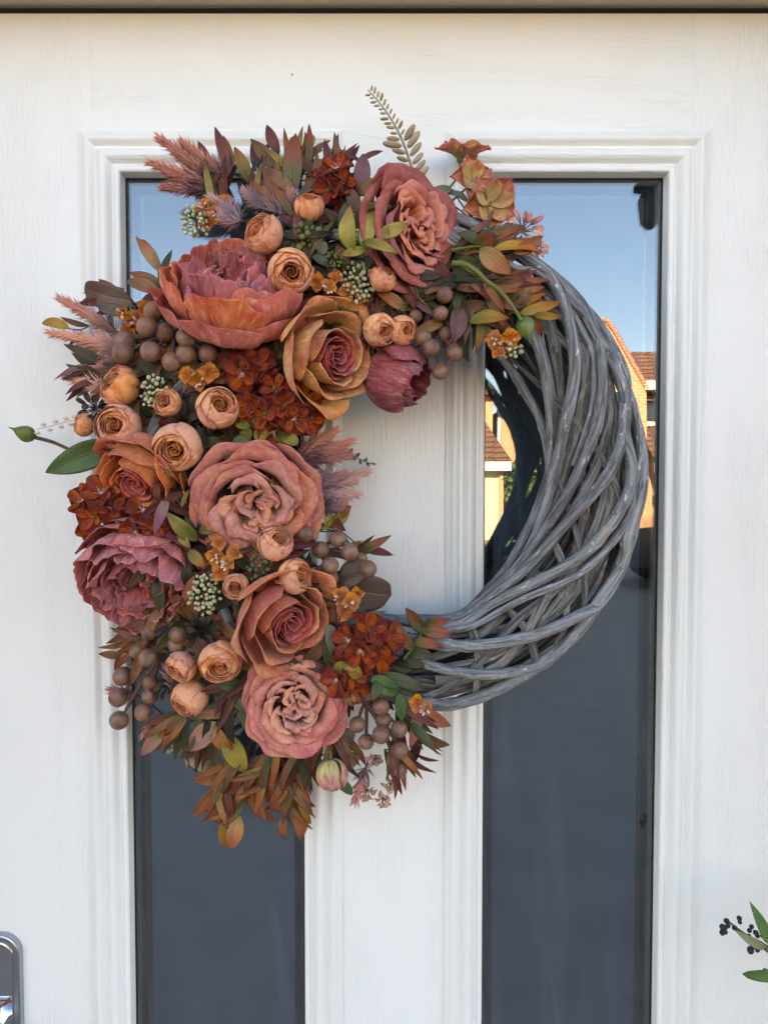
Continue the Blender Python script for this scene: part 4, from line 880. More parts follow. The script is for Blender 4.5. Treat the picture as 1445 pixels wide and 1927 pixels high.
sprig('yellow olive leaf rosette over the brown pink rose', [(664, 462, 660, 387, 40, 'yellow'), (686, 458, 705, 389, 38, 'yellow'), (716, 441, 767, 420, 29, 'yellow'), (692, 458, 750, 476, 24, 'yellow'), (686, 462, 706, 487, 19, 'yellow'), (674, 397, 742, 386, 16, 'olive'), (680, 470, 640, 480, 22, 'olive')], dz=.040)
sprig('tan leaf fan left of the coral peony', [(296, 502, 255, 442, 24, 'tan'), (299, 502, 270, 451, 26, 'tan'), (296, 532, 243, 512, 23, 'rust'), (293, 549, 238, 531, 32, 'brown'), (303, 528, 324, 470, 17, 'green'), (300, 540, 330, 520, 20, 'green'), (296, 560, 262, 572, 24, 'red'), (312, 580, 322, 530, 18, 'green')], stem=[(310, 600), (302, 560), (297, 505)], dz=-.004, mat='stem_g')
sprig('chocolate paddle leaf at the left of the orange blossoms', [(250, 566, 157, 543, 42, 'choc', 1), (240, 590, 185, 578, 22, 'choc', 1)], dz=-.01)
sprig('mustard leaf tip at the far left among pink bristles', [(130, 618, 82, 607, 18, 'ochre', 1), (150, 628, 128, 652, 8, 'red'), (160, 610, 114, 596, 12, 'brown')], dz=-.012)
# right end over the ring
sprig('orange olive leaves above the grey rods at the right', [(972, 471, 1020, 443, 27, 'rust'), (938, 472, 1020, 471, 26, 'ochre'), (901, 462, 931, 436, 34, 'rust'), (911, 474, 962, 516, 42, 'tan'), (925, 480, 962, 512, 20, 'tan'), (894, 458, 861, 436, 32, 'green'), (928, 537, 992, 526, 30, 'brown'), (925, 520, 968, 505, 18, 'red'), (930, 545, 985, 545, 18, 'rust')], stem=[(850, 470), (900, 463), (945, 472)], dz=.004, mat='stem_g')
sprig('ochre leaf pair over the outer grey rod', [(988, 587, 1055, 569, 26, 'ochre'), (1012, 592, 1061, 596, 17, 'ochre'), (1004, 588, 1020, 634, 20, 'rust'), (985, 575, 970, 560, 24, 'brown'), (980, 570, 1000, 545, 20, 'brown')], dz=.006)
sprig('rust leaves hanging over the ring opening at the right', [(893, 604, 958, 598, 34, 'ochre'), (899, 606, 893, 666, 19, 'ochre'), (912, 618, 929, 668, 27, 'rust'), (862, 583, 851, 645, 43, 'plum'), (868, 580, 915, 570, 28, 'brown'), (862, 560, 858, 585, 20, 'green'), (890, 540, 922, 566, 20, 'rust'), (915, 540, 950, 588, 18, 'rust')], dz=.004)
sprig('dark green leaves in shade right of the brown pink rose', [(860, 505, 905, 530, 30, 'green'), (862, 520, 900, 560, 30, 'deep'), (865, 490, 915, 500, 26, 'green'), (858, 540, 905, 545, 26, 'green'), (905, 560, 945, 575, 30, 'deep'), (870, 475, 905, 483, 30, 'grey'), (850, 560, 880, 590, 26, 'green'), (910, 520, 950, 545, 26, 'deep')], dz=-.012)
sprig('thorny green stem with a green pod on the grey rods', [(895, 508, 905, 502, 5, 'fresh'), (921, 535, 912, 545, 5, 'fresh'), (942, 548, 940, 560, 6, 'fresh'), (860, 492, 873, 488, 5, 'fresh')], stem=[(850, 495, .014), (872, 496, .014), (893, 507, .015), (918, 530, .016), (940, 546, .016), (962, 572, .016), (981, 602, .014)], dz=.014, mat='stem_g', rad=.0021)
sprig('grey green leaves beside the lowest coral blossom', [(925, 440, 985, 423, 22, 'grey'), (912, 450, 930, 395, 14, 'grey'), (905, 440, 925, 420, 22, 'grey'), (940, 445, 1005, 465, 12, 'grey'), (880, 380, 840, 360, 14, 'grey', 1), (850, 355, 800, 372, 20, 'grey', 1), (830, 365, 800, 392, 20, 'grey', 1)], dz=-.018)
# left and middle
sprig('large fresh green leaf at the far left', [(208, 842, 84, 889, 58, 'fresh', 2)], dz=-.012)
sprig('olive leaves between the apricot rose and the mauve pink peony', [(364, 1010, 313, 966, 37, 'olive'), (380, 999, 420, 985, 28, 'olive'), (339, 1003, 358, 1032, 22, 'olive'), (360, 1040, 385, 1069, 28, 'ochre'), (312, 942, 262, 976, 30, 'red'), (312, 944, 290, 1006, 26, 'plum'), (312, 942, 345, 925, 22, 'red'), (318, 945, 372, 975, 22, 'red'), (300, 940, 300, 905, 22, 'red')], dz=.010)
sprig('rust bracts under the coral peony', [(436, 690, 438, 638, 28, 'rust'), (448, 690, 470, 740, 30, 'plum'), (470, 690, 530, 655, 30, 'rust'), (440, 700, 400, 720, 26, 'brown'), (380, 700, 345, 690, 20, 'ochre', 1), (400, 690, 440, 660, 30, 'red'), (520, 690, 540, 640, 26, 'brown')], dz=-.004)
sprig('small waxy green leaves on the rust hydrangea', [(472, 805, 446, 788, 26, 'olive', 1), (476, 803, 500, 790, 25, 'olive', 1), (474, 808, 460, 832, 25, 'olive', 1), (480, 808, 502, 824, 26, 'olive', 1), (438, 830, 472, 836, 22, 'fresh', 1), (434, 835, 430, 864, 28, 'fresh', 1), (520, 815, 545, 830, 24, 'olive', 1), (530, 820, 560, 838, 22, 'olive', 1)], dz=.016, mat='stem_d')
sprig('yellow olive curled leaf over the apricot rose', [(255, 838, 360, 908, 26, 'yellow'), (345, 950, 358, 920, 12, 'yellow')], dz=.016)
sprig('grey green keeled leaves beside the upper ranunculus', [(590, 470, 600, 430, 22, 'grey', 1), (582, 500, 578, 545, 28, 'grey', 1), (600, 475, 612, 455, 24, 'grey', 1), (590, 480, 615, 500, 20, 'grey', 1), (560, 440, 590, 415, 12, 'green', 1), (640, 430, 652, 376, 22, 'grey')], dz=.0)
sprig('rust toothed leaves at the right edge by the middle berries', [(635, 965, 662, 952, 30, 'rust'), (620, 985, 662, 955, 26, 'olive'), (630, 975, 652, 1000, 22, 'red'), (615, 990, 622, 950, 16, 'yellow'), (600, 1000, 610, 985, 26, 'yellow', 1), (660, 1040, 705, 1008, 12, 'red'), (680, 1040, 735, 1008, 22, 'rust'), (690, 1035, 740, 1045, 18, 'red'), (660, 1030, 680, 1018, 16, 'olive'), (640, 960, 645, 925, 24, 'pink')], dz=-.010)
sprig('round chocolate leaf beside the middle brown berries', [(628, 1098, 736, 1122, 74, 'choc', 1), (640, 1100, 690, 1060, 40, 'choc', 1)], dz=-.012)
sprig('pale green toothed leaf right of the coral rose', [(622, 1185, 636, 1245, 34, 'grey'), (655, 1172, 728, 1150, 18, 'grey')], dz=.008)
sprig('olive wing leaves over the lower right hydrangea', [(656, 1248, 672, 1228, 26, 'olive', 1), (654, 1248, 630, 1264, 26, 'olive', 1), (658, 1246, 676, 1276, 24, 'olive', 1)], dz=.026)
sprig('rust leaves on the lower grey rods', [(800, 1186, 763, 1144, 33, 'rust'), (806, 1172, 846, 1165, 26, 'rust'), (803, 1189, 852, 1196, 26, 'rust'), (782, 1209, 834, 1217, 24, 'rust'), (772, 1215, 745, 1165, 26, 'tan')], stem=[(760, 1240), (785, 1208), (803, 1172)], dz=.004, mat='stem_g')
sprig('dark green leaves where the flowers end on the lower ring', [(770, 1225, 815, 1235, 30, 'green'), (760, 1240, 800, 1255, 30, 'deep'), (765, 1225, 790, 1195, 30, 'green'), (745, 1250, 775, 1262, 28, 'green')], dz=-.006)
sprig('glossy green leaves above the lower right berries', [(706, 1278, 752, 1312, 40, 'fresh'), (712, 1278, 796, 1290, 36, 'green'), (752, 1311, 756, 1358, 29, 'fresh'), (710, 1285, 700, 1320, 26, 'green'), (755, 1295, 800, 1310, 18, 'green')], dz=.010)
sprig('rust leaves pointing right at the bottom end', [(782, 1336, 849, 1367, 36, 'rust'), (793, 1378, 845, 1402, 33, 'brown'), (789, 1420, 826, 1432, 10, 'red'), (781, 1340, 770, 1408, 28, 'pink'), (786, 1396, 765, 1450, 24, 'red'), (788, 1385, 800, 1400, 20, 'red')], dz=-.014)
sprig('brown leaf tips at the left beside the lower berries', [(268, 1188, 214, 1199, 24, 'brown'), (250, 1203, 185, 1217, 14, 'ochre'), (222, 1236, 185, 1230, 16, 'rust'), (235, 1222, 216, 1262, 22, 'rust'), (262, 1205, 226, 1238, 24, 'ochre'), (270, 1230, 247, 1290, 24, 'brown'), (310, 1200, 296, 1240, 22, 'brown'), (290, 1195, 262, 1165, 22, 'brown')], dz=-.016)
# bottom, hanging
sprig('rust green leaves on a pale green stem at the bottom left', [(306, 1378, 264, 1423, 32, 'pink'), (341, 1361, 291, 1411, 42, 'rust'), (370, 1405, 338, 1430, 20, 'red'), (408, 1371, 345, 1412, 48, 'pink'), (410, 1373, 437, 1420, 38, 'rust'), (428, 1387, 464, 1459, 50, 'yellow'), (433, 1337, 354, 1348, 24, 'brown'), (456, 1346, 523, 1379, 27, 'rust'), (430, 1330, 400, 1300, 24, 'green'), (440, 1315, 480, 1345, 24, 'green'), (452, 1300, 470, 1350, 26, 'green'), (450, 1290, 405, 1285, 34, 'green'), (430, 1345, 440, 1400, 22, 'deep'), (455, 1330, 478, 1400, 22, 'green')], stem=[(468, 1286), (455, 1320), (436, 1348), (412, 1370), (375, 1384)], dz=.0, mat='stem_g')
sprig('hanging rust leaves lowest of all at the bottom', [(428, 1437, 438, 1492, 24, 'rust'), (416, 1465, 361, 1467, 28, 'rust'), (397, 1491, 363, 1537, 28, 'rust'), (420, 1522, 384, 1543, 20, 'ochre'), (458, 1506, 404, 1552, 50, 'rust'), (449, 1542, 434, 1598, 40, 'tan'), (416, 1556, 424, 1596, 22, 'ochre'), (420, 1480, 408, 1510, 18, 'tan')], stem=[(470, 1400), (455, 1450), (440, 1490), (430, 1530), (438, 1550)], dz=-.012, mat='stem')
sprig('brown hanging leaves below the mauve pink rose', [(516, 1424, 491, 1484, 48, 'brown'), (490, 1468, 436, 1508, 36, 'rust'), (474, 1497, 521, 1552, 34, 'rust'), (501, 1469, 516, 1520, 25, 'rust'), (527, 1418, 539, 1462, 26, 'rust'), (500, 1420, 470, 1440, 26, 'plum'), (480, 1425, 476, 1470, 26, 'brown')], stem=[(520, 1390), (512, 1430), (490, 1470), (478, 1495)], dz=-.010, mat='stem')
sprig('rust leaf tips hanging beside the door panel', [(548, 1506, 500, 1520, 28, 'rust'), (538, 1541, 538, 1581, 23, 'rust'), (556, 1518, 566, 1583, 32, 'rust'), (564, 1505, 585, 1553, 20, 'ochre')], stem=[(565, 1400), (560, 1460), (555, 1510)], dz=-.014, mat='stem_g')
sprig('narrow dark green leaves fanning below the mauve pink rose', [(560, 1405, 530, 1450, 16, 'green'), (565, 1405, 525, 1490, 16, 'green'), (568, 1405, 545, 1480, 16, 'deep'), (575, 1405, 585, 1500, 15, 'green'), (570, 1400, 565, 1470, 16, 'green'), (580, 1410, 600, 1480, 14, 'deep'), (585, 1400, 590, 1450, 20, 'pink'), (600, 1390, 596, 1440, 24, 'pink')], dz=-.020)
sprig('pink papery leaves beside the drooping bud', [(640, 1385, 655, 1430, 34, 'pink'), (655, 1400, 640, 1440, 26, 'pink'), (600, 1430, 596, 1470, 28, 'pink'), (650, 1375, 660, 1400, 34, 'grey'), (670, 1420, 652, 1450, 26, 'pink'), (648, 1470, 662, 1496, 28, 'fresh')], dz=-.014)

# extra leaf tufts that thicken the rim
def tuft(x, y, ang, n, pal, ln=(56, 92), fan=.7, dz=-.012, wd=(15, 23)):
    L = []
    for i in range(n):
        a = math.radians(ang) + rnd(-fan, fan); l = rnd(*ln); bx, by = x + rnd(-14, 14), y + rnd(-14, 14); L.append((bx, by, bx + l * math.cos(a), by - l * math.sin(a), rnd(*wd), pal[int(rnd(0, len(pal) - .01))]))
    sprig(None, L, dz=dz)
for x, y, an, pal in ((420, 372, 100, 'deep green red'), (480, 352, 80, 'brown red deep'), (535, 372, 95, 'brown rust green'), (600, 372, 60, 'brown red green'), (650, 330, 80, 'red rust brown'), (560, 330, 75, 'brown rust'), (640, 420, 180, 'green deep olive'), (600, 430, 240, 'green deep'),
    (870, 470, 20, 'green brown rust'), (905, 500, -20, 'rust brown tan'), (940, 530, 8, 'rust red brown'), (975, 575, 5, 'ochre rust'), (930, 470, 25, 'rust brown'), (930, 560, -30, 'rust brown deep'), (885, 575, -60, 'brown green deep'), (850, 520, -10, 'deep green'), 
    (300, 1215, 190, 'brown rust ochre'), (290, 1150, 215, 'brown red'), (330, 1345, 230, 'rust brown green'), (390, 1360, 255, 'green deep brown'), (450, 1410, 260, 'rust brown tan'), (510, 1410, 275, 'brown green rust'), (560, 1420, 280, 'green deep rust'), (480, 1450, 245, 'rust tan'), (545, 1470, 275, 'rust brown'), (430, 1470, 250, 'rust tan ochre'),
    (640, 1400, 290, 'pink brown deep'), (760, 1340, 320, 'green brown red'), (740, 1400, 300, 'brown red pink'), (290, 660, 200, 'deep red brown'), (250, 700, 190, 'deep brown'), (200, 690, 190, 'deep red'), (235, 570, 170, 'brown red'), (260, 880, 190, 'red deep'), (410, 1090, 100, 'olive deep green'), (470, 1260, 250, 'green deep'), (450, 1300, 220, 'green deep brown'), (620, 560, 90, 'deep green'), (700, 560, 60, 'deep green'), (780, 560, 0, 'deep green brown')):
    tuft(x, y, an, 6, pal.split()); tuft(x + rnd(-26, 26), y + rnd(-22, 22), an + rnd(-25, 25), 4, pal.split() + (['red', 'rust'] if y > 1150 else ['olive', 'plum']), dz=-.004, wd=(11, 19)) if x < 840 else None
# shaded filler leaves deep between the flowers
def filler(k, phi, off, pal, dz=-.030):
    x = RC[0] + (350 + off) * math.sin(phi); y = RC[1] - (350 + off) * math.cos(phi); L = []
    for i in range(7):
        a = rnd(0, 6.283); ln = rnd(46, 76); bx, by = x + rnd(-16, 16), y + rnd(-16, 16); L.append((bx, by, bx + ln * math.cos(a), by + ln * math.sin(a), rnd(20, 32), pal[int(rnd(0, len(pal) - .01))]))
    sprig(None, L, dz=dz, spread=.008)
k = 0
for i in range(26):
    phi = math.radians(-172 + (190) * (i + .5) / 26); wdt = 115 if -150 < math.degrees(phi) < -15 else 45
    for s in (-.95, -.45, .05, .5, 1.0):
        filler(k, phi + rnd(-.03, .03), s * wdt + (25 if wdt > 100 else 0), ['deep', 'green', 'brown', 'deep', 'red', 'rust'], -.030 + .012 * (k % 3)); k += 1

# ------------------------------------------------------------------ berries
ball = mesh('berry', *sphere_geo((0, 0, 0), 1.0, 28, 18)[:2], M['berry'], sphere_geo((0, 0, 0), 1.0, 28, 18)[2])
def berry_spray(label, anchor, items, dz=0.0):
    d0 = depth(*anchor) + dz; c = U(anchor[0], anchor[1], d0 - .012); b_ = Build(); todo = []
    for it in items:
        px, py, r = it[:3]; back = it[3] if len(it) > 3 else 0.0
        d = depth(px, py) + dz + .010 - back; p = U(px, py, d) - c; todo.append((p, r * MM(d)))
        V, Fc, uv = tube_geo(curve3([(0, 0, 0), tuple(p * .45 + Vector((0, .006, .004))), tuple(p + Vector((0, .004, 0)))], 12), np.linspace(.0021, .0015, 12), 7); b_.add(V, Fc, uv)
    o = obj('berry_spray', b_.mesh('berry_spray', M['stem']), wre, loc(c), None, label)
    for p, r in todo:
        bo = obj('berry', ball, o, p); bo.scale = (r * rnd(.97, 1.03), r * rnd(.97, 1.03), r * rnd(.97, 1.03)); bo.rotation_euler = (rnd(0, 6), rnd(0, 6), rnd(0, 6))
berry_spray('brown berries left of the coral peony', (325, 630), [(289, 586, 19), (276, 615, 20, -.008), (235, 643, 20, .004), (232, 664, 20, -.006), (284, 662, 19.5, -.006), (357, 603, 18.5), (351, 635, 19.5, -.010), (350, 666, 18.5, -.004), (323, 681, 18.5, -.004), (392, 666, 18.5, .006), (310, 625, 18, .012)], .008)
berry_spray('brown berries hanging into the top right of the wreath opening', (806, 585), [(837, 555, 15.5), (829, 589, 14.5), (795, 635, 16.5), (811, 654, 17, -.008), (855, 664, 16, -.004), (828, 699, 15.5, -.004), (838, 627, 15, .014), (782, 594, 13, .014)], -.002)
berry_spray('dark brown berries at the right edge beside the dusty pink rose', (600, 1045), [(575, 1005, 16), (635, 1015, 16), (658, 1039, 17, -.006), (621, 1064, 17, -.006), (692, 1071, 17.5, -.002), (622, 1088, 15.5, .004), (604, 1035, 17, .012), (677, 1054, 15, .012)], -.002)
berry_spray('brown berries at the lower right end of the flowers', (690, 1325), [(690, 1303, 16, .008), (717, 1330, 16.5), (672, 1364, 16), (717, 1383, 17.5, -.008), (751, 1372, 16.5), (689, 1396, 15.5), (752, 1411, 17, -.004), (750, 1450, 16.5), (661, 1313, 15.5, .004), (722, 1355, 15, .012), (745, 1428, 14, .014)], -.004)
berry_spray('brown berries hanging at the lower left edge', (300, 1240), [(280, 1190, 15, .01), (334, 1195, 17, .004), (260, 1225, 16.5), (278, 1238, 17.5, -.008), (231, 1273, 18.5), (222, 1313, 18), (224, 1356, 18.5), (270, 1341, 17), (283, 1310, 16, .004), (283, 1284, 15, .012), (332, 1213, 16, .012)], .0)

# ------------------------------------------------------------------ bristly spikes
def spike_geo(b_, B, T, n=80, ln=.0180, wd=.0015, spread=.74):
    B, T = np.asarray(tuple(B)), np.asarray(tuple(T)); ax = T - B; L = np.linalg.norm(ax); ax /= L; e1, e2 = perp(ax)
    for i in range(n):
        t = (i + .5) / n; a = i * GA; out = e1 * math.cos(a) + e2 * math.sin(a); sp = spread * (1.15 - .75 * t) * rnd(.6, 1.25); l = ln * rnd(.75, 1.25) * (1.0 - .25 * t)
        dr = ax * math.cos(sp) + out * math.sin(sp); sd = np.cross(dr, out); sd /= np.linalg.norm(sd) + 1e-9; p0 = B + ax * L * t * .92
        w2 = wd * rnd(.7, 1.2); mid = p0 + dr * l * .5; tip = p0 + dr * l + out * l * rnd(-.05, .15)
        V = [p0 + sd * w2 * .3, p0 - sd * w2 * .3, mid + sd * w2, mid + out * w2 * -.6, mid - sd * w2, tip]
        tt = min(1, t * 1.1 + .08)
        b_.add(V, [(0, 3, 2), (0, 1, 3), (1, 4, 3), (2, 3, 5), (3, 4, 5)], [(.25, tt - .1), (.75, tt - .1), (.1, tt), (.5, tt), (.9, tt), (.5, min(1, tt + .15))])
def spikes(label, items, dz=0.0, mat='feather', n=200):
    bx, by = items[0][0], items[0][1]; d0 = depth(bx, by) + dz; c = U(bx, by, d0); b_ = Build(); pr_ = []
    for x0, y0, x1, y1 in items:
        B = U(x0, y0, depth(x0, y0) + dz) - c; dd = depth(x1, y1); T = U(x1, y1, max(.03, min(dd + .004, depth(x0, y0) + .01) + dz * .5)) - c; pr_.append((B, T))
        V, Fc, uv = tube_geo(curve3([(0, .012, 0), tuple(B), tuple(T)], 10), .0010, 5); b_.add(V, Fc, uv)
    o = obj('bristle_sprig', b_.mesh('bristle_sprig', M['stem_d']), wre, loc(c), None, label)
    for B, T in pr_:
        k_ = Build(); spike_geo(k_, B, T, n); obj('bristles', k_.mesh('bristles', LM[mat], False), o, kind='stuff')
spikes('dusty pink bristle spikes at the top left corner', [(392, 322, 300, 260), (388, 338, 282, 306), (392, 356, 312, 352), (400, 330, 330, 285), (400, 345, 318, 325), (420, 330, 345, 268)], -.010)
spikes('mauve bristle spikes above the coral peony', [(452, 412, 398, 372), (455, 415, 400, 405), (520, 400, 488, 328), (500, 392, 460, 360), (530, 410, 545, 370)], -.006, 'feather_m')
spikes('long dusty pink bristle spikes at the left', [(222, 625, 114, 562), (226, 650, 92, 625), (236, 660, 150, 640), (240, 668, 190, 690)], -.012, n=240)
spikes('short dusty pink bristle spike beside the left ranunculus', [(205, 733, 127, 708), (240, 690, 300, 690)], -.010)
spikes('dusty pink bristle spikes in the wreath opening', [(562, 862, 655, 832), (570, 868, 652, 858), (556, 858, 625, 815), (565, 850, 640, 845)], -.006)
spikes('mauve bristle spikes below the fern tip in the opening', [(585, 925, 690, 888), (590, 930, 668, 930), (588, 915, 640, 895), (595, 955, 628, 955), (580, 905, 660, 905)], -.008, 'feather_m')
spikes('pink bristles at the bottom beside the lower right berries', [(690, 1440, 668, 1508)], -.024, n=60)
spikes('pale pink bristles at the lower left by the berries', [(300, 1350, 276, 1378), (262, 1310, 210, 1298)], -.016, n=46)
spikes('grey mauve bristles between the small ranunculus', [(345, 745, 362, 712), (480, 1090, 492, 1050), (330, 1300, 318, 1262)], -.002, 'feather_m', n=50)

# ------------------------------------------------------------------ seed heads, twigs
def seeds(label, px, py, rx, ry, n=38, r=3.6, mat='seed', dz=.008):
    d0 = depth(px, py) + dz; c = U(px, py, d0); s_ = Build(); b_ = Build()
    for i in range(n):
        rr = math.sqrt((i + .5) / n); a = i * GA; p = np.array(U(px + rx * rr * math.cos(a) + rnd(-3, 3), py + ry * rr * math.sin(a) + rnd(-3, 3), d0 + .012 * math.sqrt(1 - rr * rr) + rnd(-.004, .004)) - c)
        V, Fc, uv = sphere_geo(p, r * MM(d0) * rnd(.7, 1.15), 8, 6, 1.2, (p[0] + .001, -.01, p[2])); s_.add(V, Fc, uv)
        V, Fc, uv = tube_geo(curve3([(0, .02, 0), tuple(p * .6 + [0, .006, 0]), tuple(p)], 6), .0005, 4); b_.add(V, Fc, uv)
    o = obj('seed_head', b_.mesh('seed_head', M['stem_g']), wre, loc(c), None, label)
    obj('seeds', s_.mesh('seeds', M[mat]), o, kind='stuff')
seeds('pale seed head above the coral peony', 370, 415, 30, 32, 44)
seeds('white green seed head left of the orange bud', 672, 532, 34, 40, 50, 4.0)
seeds('dark green seed head over the yellow olive leaves', 634, 490, 24, 20, 30, 3.4, 'seed_d')
seeds('green seed head beside the half open ranunculus', 290, 738, 28, 34, 38, 4.0)
seeds('pale seed head beside the mauve pink peony', 384, 1118, 30, 40, 46, 4.2)
seeds('white seeds under the pod on the ring', 962, 655, 22, 18, 16, 4.5)
seeds('green buds above the upright ranunculus', 575, 440, 26, 30, 16, 6.5, 'seed_d', .0)
seeds('green buds beside the lower ranunculus pair', 488, 1066, 24, 34, 18, 5.5, 'seed_d', .004)
seeds('faded seeds hanging at the bottom left', 330, 1398, 24, 24, 22, 3.6, 'seed', -.02)
def twig(label, px, py, r, n, mat='stem_d', dz=-.004, pal='deep'):
    L = []
    for i in range(n):
        a = i * GA; q = r * rnd(.5, 1.0); L.append((px + .35 * q * math.cos(a), py + .35 * q * math.sin(a), px + q * math.cos(a), py + q * math.sin(a), rnd(7, 12), pal, 1))
    sprig(label, L, dz=dz, mat=mat, name='twig', rad=.0010)
for a in (('dark twiggy filler between the mid left ranunculus', 345, 800, 46, 14), ('dark twiggy filler left of the open ranunculus', 175, 768, 40, 14), ('dark twiggy filler beside the pale seed head low left', 380, 1190, 46, 14), ('brown twiggy filler left of the lower berries', 312, 1290, 34, 12),
          ('grey twiggy filler above the ranunculus pair', 745, 572, 40, 14), ('mauve twiggy filler above the dusty pink rose', 450, 830, 40, 12), ('dark twiggy filler at the top centre', 540, 440, 40, 14)):
    twig(*a)
twig('beige star bracts on stalks above the outer rod', 985, 430, 44, 13, 'fern', -.012, 'feather')
twig('beige star bract at the end of its stalk against the sky', 1012, 470, 26, 9, 'fern', -.03, 'feather')
for nm_, x_, y_ in (('pink star bract lowest at the bottom right', 722, 1506), ('pink star bract beside the lowest berry', 736, 1478), ('pink star bract under the drooping bud', 690, 1490), ('pink star bract between the lower berries', 705, 1430)):
    twig(nm_, x_, y_, 20, 8, 'fern', -.02, 'feather_p')

# fern spray at the top
fp = [(792, 372), (776, 318), (756, 262), (735, 222), (712, 190), (692, 168)]
d0 = .055; c = U(776, 318, d0); P = curve3([U(x, y, d0 + .02 * i / 5) - c for i, (x, y) in enumerate(fp)], 40)
V, Fc, uv = tube_geo(P, np.linspace(.0018, .0005, len(P)), 6); fern = obj('fern_spray', mesh('fern_spray', V, Fc, M['fern'], uv), wre, loc(c), None, 'beige beaded fern spray standing up at the top')
for i in range(34):
    t = .12 + .84 * i / 34; k = min(len(P) - 2, int(t * len(P))); p = P[k]; tg = P[k + 1] - P[k]; tg /= np.linalg.norm(tg); s = 1 if i % 2 else -1
    sd = np.array([tg[2], 0, -tg[0]]) * s + tg * .55 + np.array([0, rnd(-.5, .2), 0]); sd /= np.linalg.norm(sd)
    big = t < .42; ln = (.0165 if big else .0078) * rnd(.7, 1.25) * (1.1 - .35 * t)
    V, Fc, uv = sphere_geo((0, 0, 0), 1, 9, 7); V = V * np.array([.44, .36, 1.0]) * ln * .55; Rm = np.array(Vector(sd).to_track_quat('Z', 'Y').to_matrix()); V = V @ Rm.T + p + sd * (ln * .62 + .0012)
    obj('leaflet', mesh('leaflet', V, Fc, M['fern'], uv), fern)
sprig('tiny fern tip poking into the wreath opening', [(655, 852, 664, 844, 6, 'grey', 1), (663, 857, 668, 866, 6, 'grey', 1), (670, 860, 677, 853, 6, 'grey', 1), (677, 864, 680, 873, 5, 'grey', 1), (684, 867, 690, 862, 5, 'grey', 1), (690, 870, 694, 877, 5, 'grey', 1), (697, 872, 707, 874, 4, 'grey', 1)], stem=[(640, 845), (665, 858), (690, 870), (706, 874)], dz=-.03, mat='fern', rad=.0008)
# pods and odd buds
def pod(label, px, py, r, axis, stem, dz=0.0, mat='pod', ln=1.3):
    d0 = depth(px, py) + dz; c = U(px, py, d0); ax = np.array([axis[0], -axis[2], axis[1]], float); ax /= np.linalg.norm(ax); R = r * MM(d0)
    v = np.linspace(0, 1, 16); rr = np.sin(np.pi * v ** .8) ** .8 * (1 - .25 * v); zz = (v * 2 - 1) * ln; ph = np.linspace(0, 2 * np.pi, 21)
    V = np.stack([np.outer(rr, np.cos(ph)) * (1 + .05 * np.cos(5 * ph)), np.outer(rr, np.sin(ph)) * (1 + .05 * np.cos(5 * ph)), np.outer(zz, np.ones(21))], 2).reshape(-1, 3) * R
    Rm = np.array(Vector(ax).to_track_quat('Z', 'Y').to_matrix()); b_ = Build(); b_.add(V @ Rm.T, gridfaces(16, 21).tolist())
    V, Fc, uv = tube_geo([ax * R * ln * .9, ax * R * ln * 1.35], [R * .16, R * .02], 6); b_.add(V, Fc, uv)
    o = obj('seed_pod', b_.mesh('seed_pod', M[mat]), wre, loc(c), None, label)
    if stem:
        P = curve3([tuple(-ax * R * ln * .9)] + [tuple(U(x, y, depth(x, y) + dz) - c) for x, y in stem], 20); V, Fc, uv = tube_geo(P, np.linspace(.0022, .0014, len(P)), 7); obj('stalk', mesh('stalk', V, Fc, M['stem'], uv), o)
pod('glossy green pod on a brown stalk at the far left', 46, 815, 17, (-.85, .35, .2), [(100, 832), (145, 850), (200, 854)], .004)
pod('ribbed green pod tipping down on the grey rods', 990, 618, 19, (.2, -.95, .3), None, .022)
closed_bud(626, 1460, 33, (.1, -.95, .15), 'pale_bud', 'green and pink tulip-like bud drooping at the bottom', .030, 'drooping_bud', 1.8, .9, 6)
V, Fc, uv = tube_geo(curve3([loc(U(614, 1385, .10)), loc(U(622, 1410, .11)), loc(U(624, 1438, .115))], 10), .0016, 6); obj('bud_stalk', mesh('bud_stalk', V, Fc, M['stem_g'], uv), wre, (0, 0, 0), None, 'pale green stalk above the drooping bud')
closed_bud(374, 1436, 32, (-.3, -.6, .5), 'cream', 'olive cream papery bud at the bottom left behind leaves', -.02, 'papery_bud', 1.3, .7, 6)
# beaded pale sprig at the far left
P = curve3([loc(U(160, 785, .075)), loc(U(120, 795, .075)), loc(U(70, 808, .075))], 20); b_ = Build(); V, Fc, uv = tube_geo(P, .0006, 5); b_.add(V, Fc, uv)
for i in range(3, 20, 2):
    V, Fc, uv = sphere_geo(P[i] + np.array([0, 0, .0035 * (1 if i % 4 == 1 else -1)]), .0032, 8, 6, .6); b_.add(V, Fc, uv)
obj('beaded_sprig', b_.mesh('beaded_sprig', M['stamen']), wre, (0, 0, 0), None, 'pale beaded sprig at the far left behind the green pod', kind='stuff')

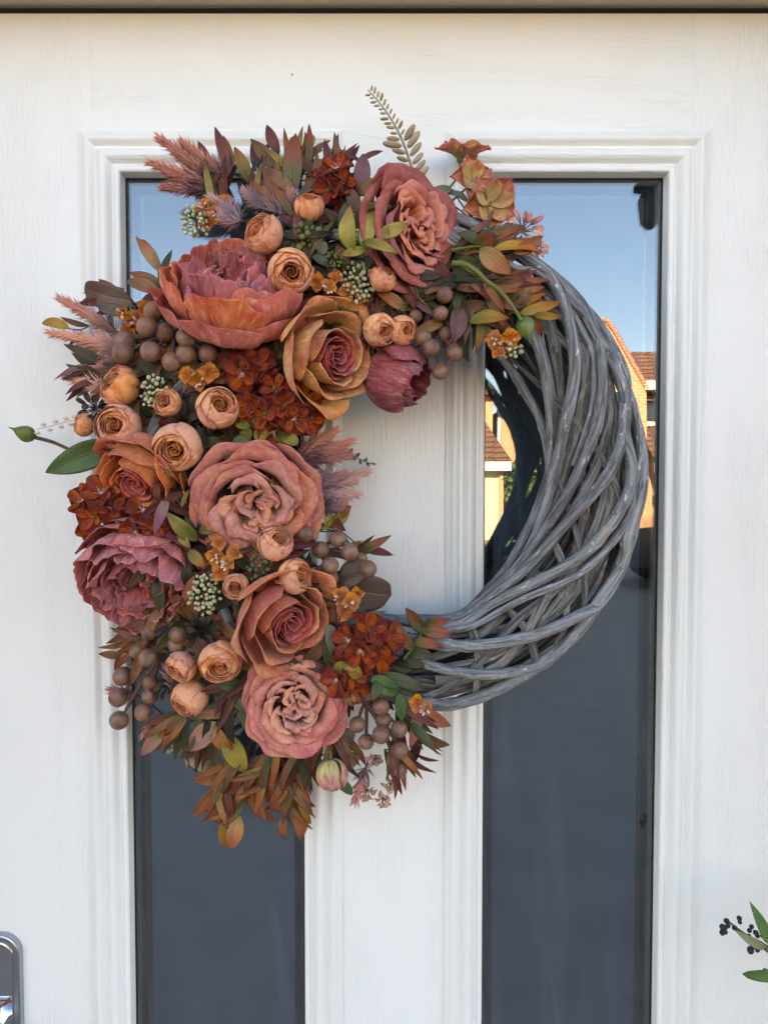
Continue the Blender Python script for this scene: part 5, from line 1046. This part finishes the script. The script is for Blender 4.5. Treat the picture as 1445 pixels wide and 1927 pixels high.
# ------------------------------------------------------------------ shrub twig at the right edge
sh = obj('shrub', None, label='shrub twig with green leaves and black berries at the right edge', cat='shrub', loc=(.66, -.16, 0)); so = Vector((.66, -.16, 0)); sd = .10
tw = curve3([U(1372, 1736, sd), U(1404, 1762, sd), U(1448, 1790, sd), U(1500, 1850, sd), Vector((.60, -.14, .9)), Vector((.65, -.16, .4)), Vector((.66, -.16, 0))], 60) - np.array(so)
V, Fc, uv = tube_geo(tw, np.linspace(.0010, .008, len(tw)), 7); obj('twig', mesh('twig', V, Fc, M['stem_g'], uv), sh)
for x0, y0, x1, y1, wd, pal, kd in ((1446, 1776, 1410, 1697, 22, 'shrub', 0), (1500, 1824, 1397, 1833, 26, 'shrub', 1), (1440, 1786, 1381, 1750, 17, 'shrub_pale', 0), (1520, 1800, 1470, 1720, 26, 'shrub', 0), (1540, 1880, 1470, 1900, 26, 'shrub', 0)):
    P, uv = leaf_geo(U(x0, y0, sd) - so, U(x1, y1, sd + .01) - so, wd * MM(sd), kd, .2, .1, rnd(-.2, .2)); V, Fc, uv = thick(P, uv, .0005); obj('leaf', mesh('leaf', V, Fc, LM[pal], uv), sh)
bm_ = mesh('berry', *sphere_geo((0, 0, 0), 1.0, 12, 9)[:2], M['black_berry'], sphere_geo((0, 0, 0), 1.0, 12, 9)[2])
for x, y, r in ((1367, 1734, 5.5), (1359, 1745, 5.5), (1364, 1746, 5), (1359, 1756, 5.5), (1365, 1755, 4.5), (1391, 1729, 5), (1392, 1736, 4), (1370, 1743, 4.5), (1382, 1747, 5), (1410, 1752, 4.5), (1414, 1745, 4.5), (1422, 1756, 5), (1425, 1762, 4.5), (1409, 1763, 5), (1434, 1762, 4), (1412, 1789, 6.5), (1417, 1783, 4), (1425, 1789, 4.5), (1438, 1783, 5), (1444, 1784, 5), (1440, 1828, 5), (1444, 1835, 5)):
    bo = obj('berry', bm_, sh, U(x, y, sd + rnd(-.002, .006)) - so); s = r * MM(sd); bo.scale = (s, s, s * rnd(.9, 1.2)); bo.rotation_euler = (rnd(0, 6), rnd(0, 6), 0)

for i in range(2):
    tx, ty, tz = rnd(.42, .52), rnd(-.62, -.46), rnd(.45, .6); b0 = Vector((.62 + rnd(-.06, .04), -.42 + rnd(-.06, .06), 0)); e = Vector((tx, ty, tz))
    P = curve3([b0, b0.lerp(e, .55) + Vector((.08, 0, .12)), e], 14) - np.array(so); V, Fc, uv = tube_geo(P, np.linspace(.003, .0008, len(P)), 5); obj('twig', mesh('twig', V, Fc, M['stem_g'], uv), sh)
    for k in range(3):
        q = P[5 + 2 * k if 5 + 2 * k < len(P) else -1]; dv = Vector((rnd(-1, 1), rnd(-.5, .5), rnd(.1, 1))).normalized() * rnd(.04, .07)
        Q, uv = leaf_geo(Vector(q), Vector(q) + dv, .015, 0, .2, .1, rnd(-.5, .5), 5, 8); V, Fc, uv = thick(Q, uv, .0005); obj('leaf', mesh('leaf', V, Fc, LM['shrub'], uv), sh)

# porch lantern whose dark back shows in the top corner of the right glass
ln = obj('wall_lantern', None, label='dark porch lantern mirrored in the top right corner of the right glass', cat='lantern')
c = MU(1222, 396, 1.30); y0 = c.y; M['lamp'] = plain('dark_grey_metal', S(64, 66, 70), 0.4)
f = Build(); f.add(*tube_geo([(c.x, y0, c.z - .030), (c.x, y0, c.z - .020), (c.x, y0, c.z + .012), (c.x, y0, c.z + .026)], [.006, .017, .022, .016], 6)[:2]); obj('lamp_body', f.mesh('lamp_body', M['lamp'], False), ln)
f = Build(); f.add(*tube_geo([(c.x, y0, c.z + .036), (c.x, y0, c.z + .066)], [.030, .006], 6)[:2]); f.add(*tube_geo([(c.x, y0, c.z + .02), (c.x, y0, c.z + .05)], .005, 6)[:2]); obj('cap', f.mesh('cap', M['gasket'], False), ln)
V, Fc, uv = tube_geo(curve3([(c.x, y0, c.z + .062), (c.x + .1, y0 + .12, c.z + .10), (hx + .12, -.11, c.z + .05)], 14), .007, 8); obj('bracket', mesh('bracket', V, Fc, M['gasket'], uv), ln)
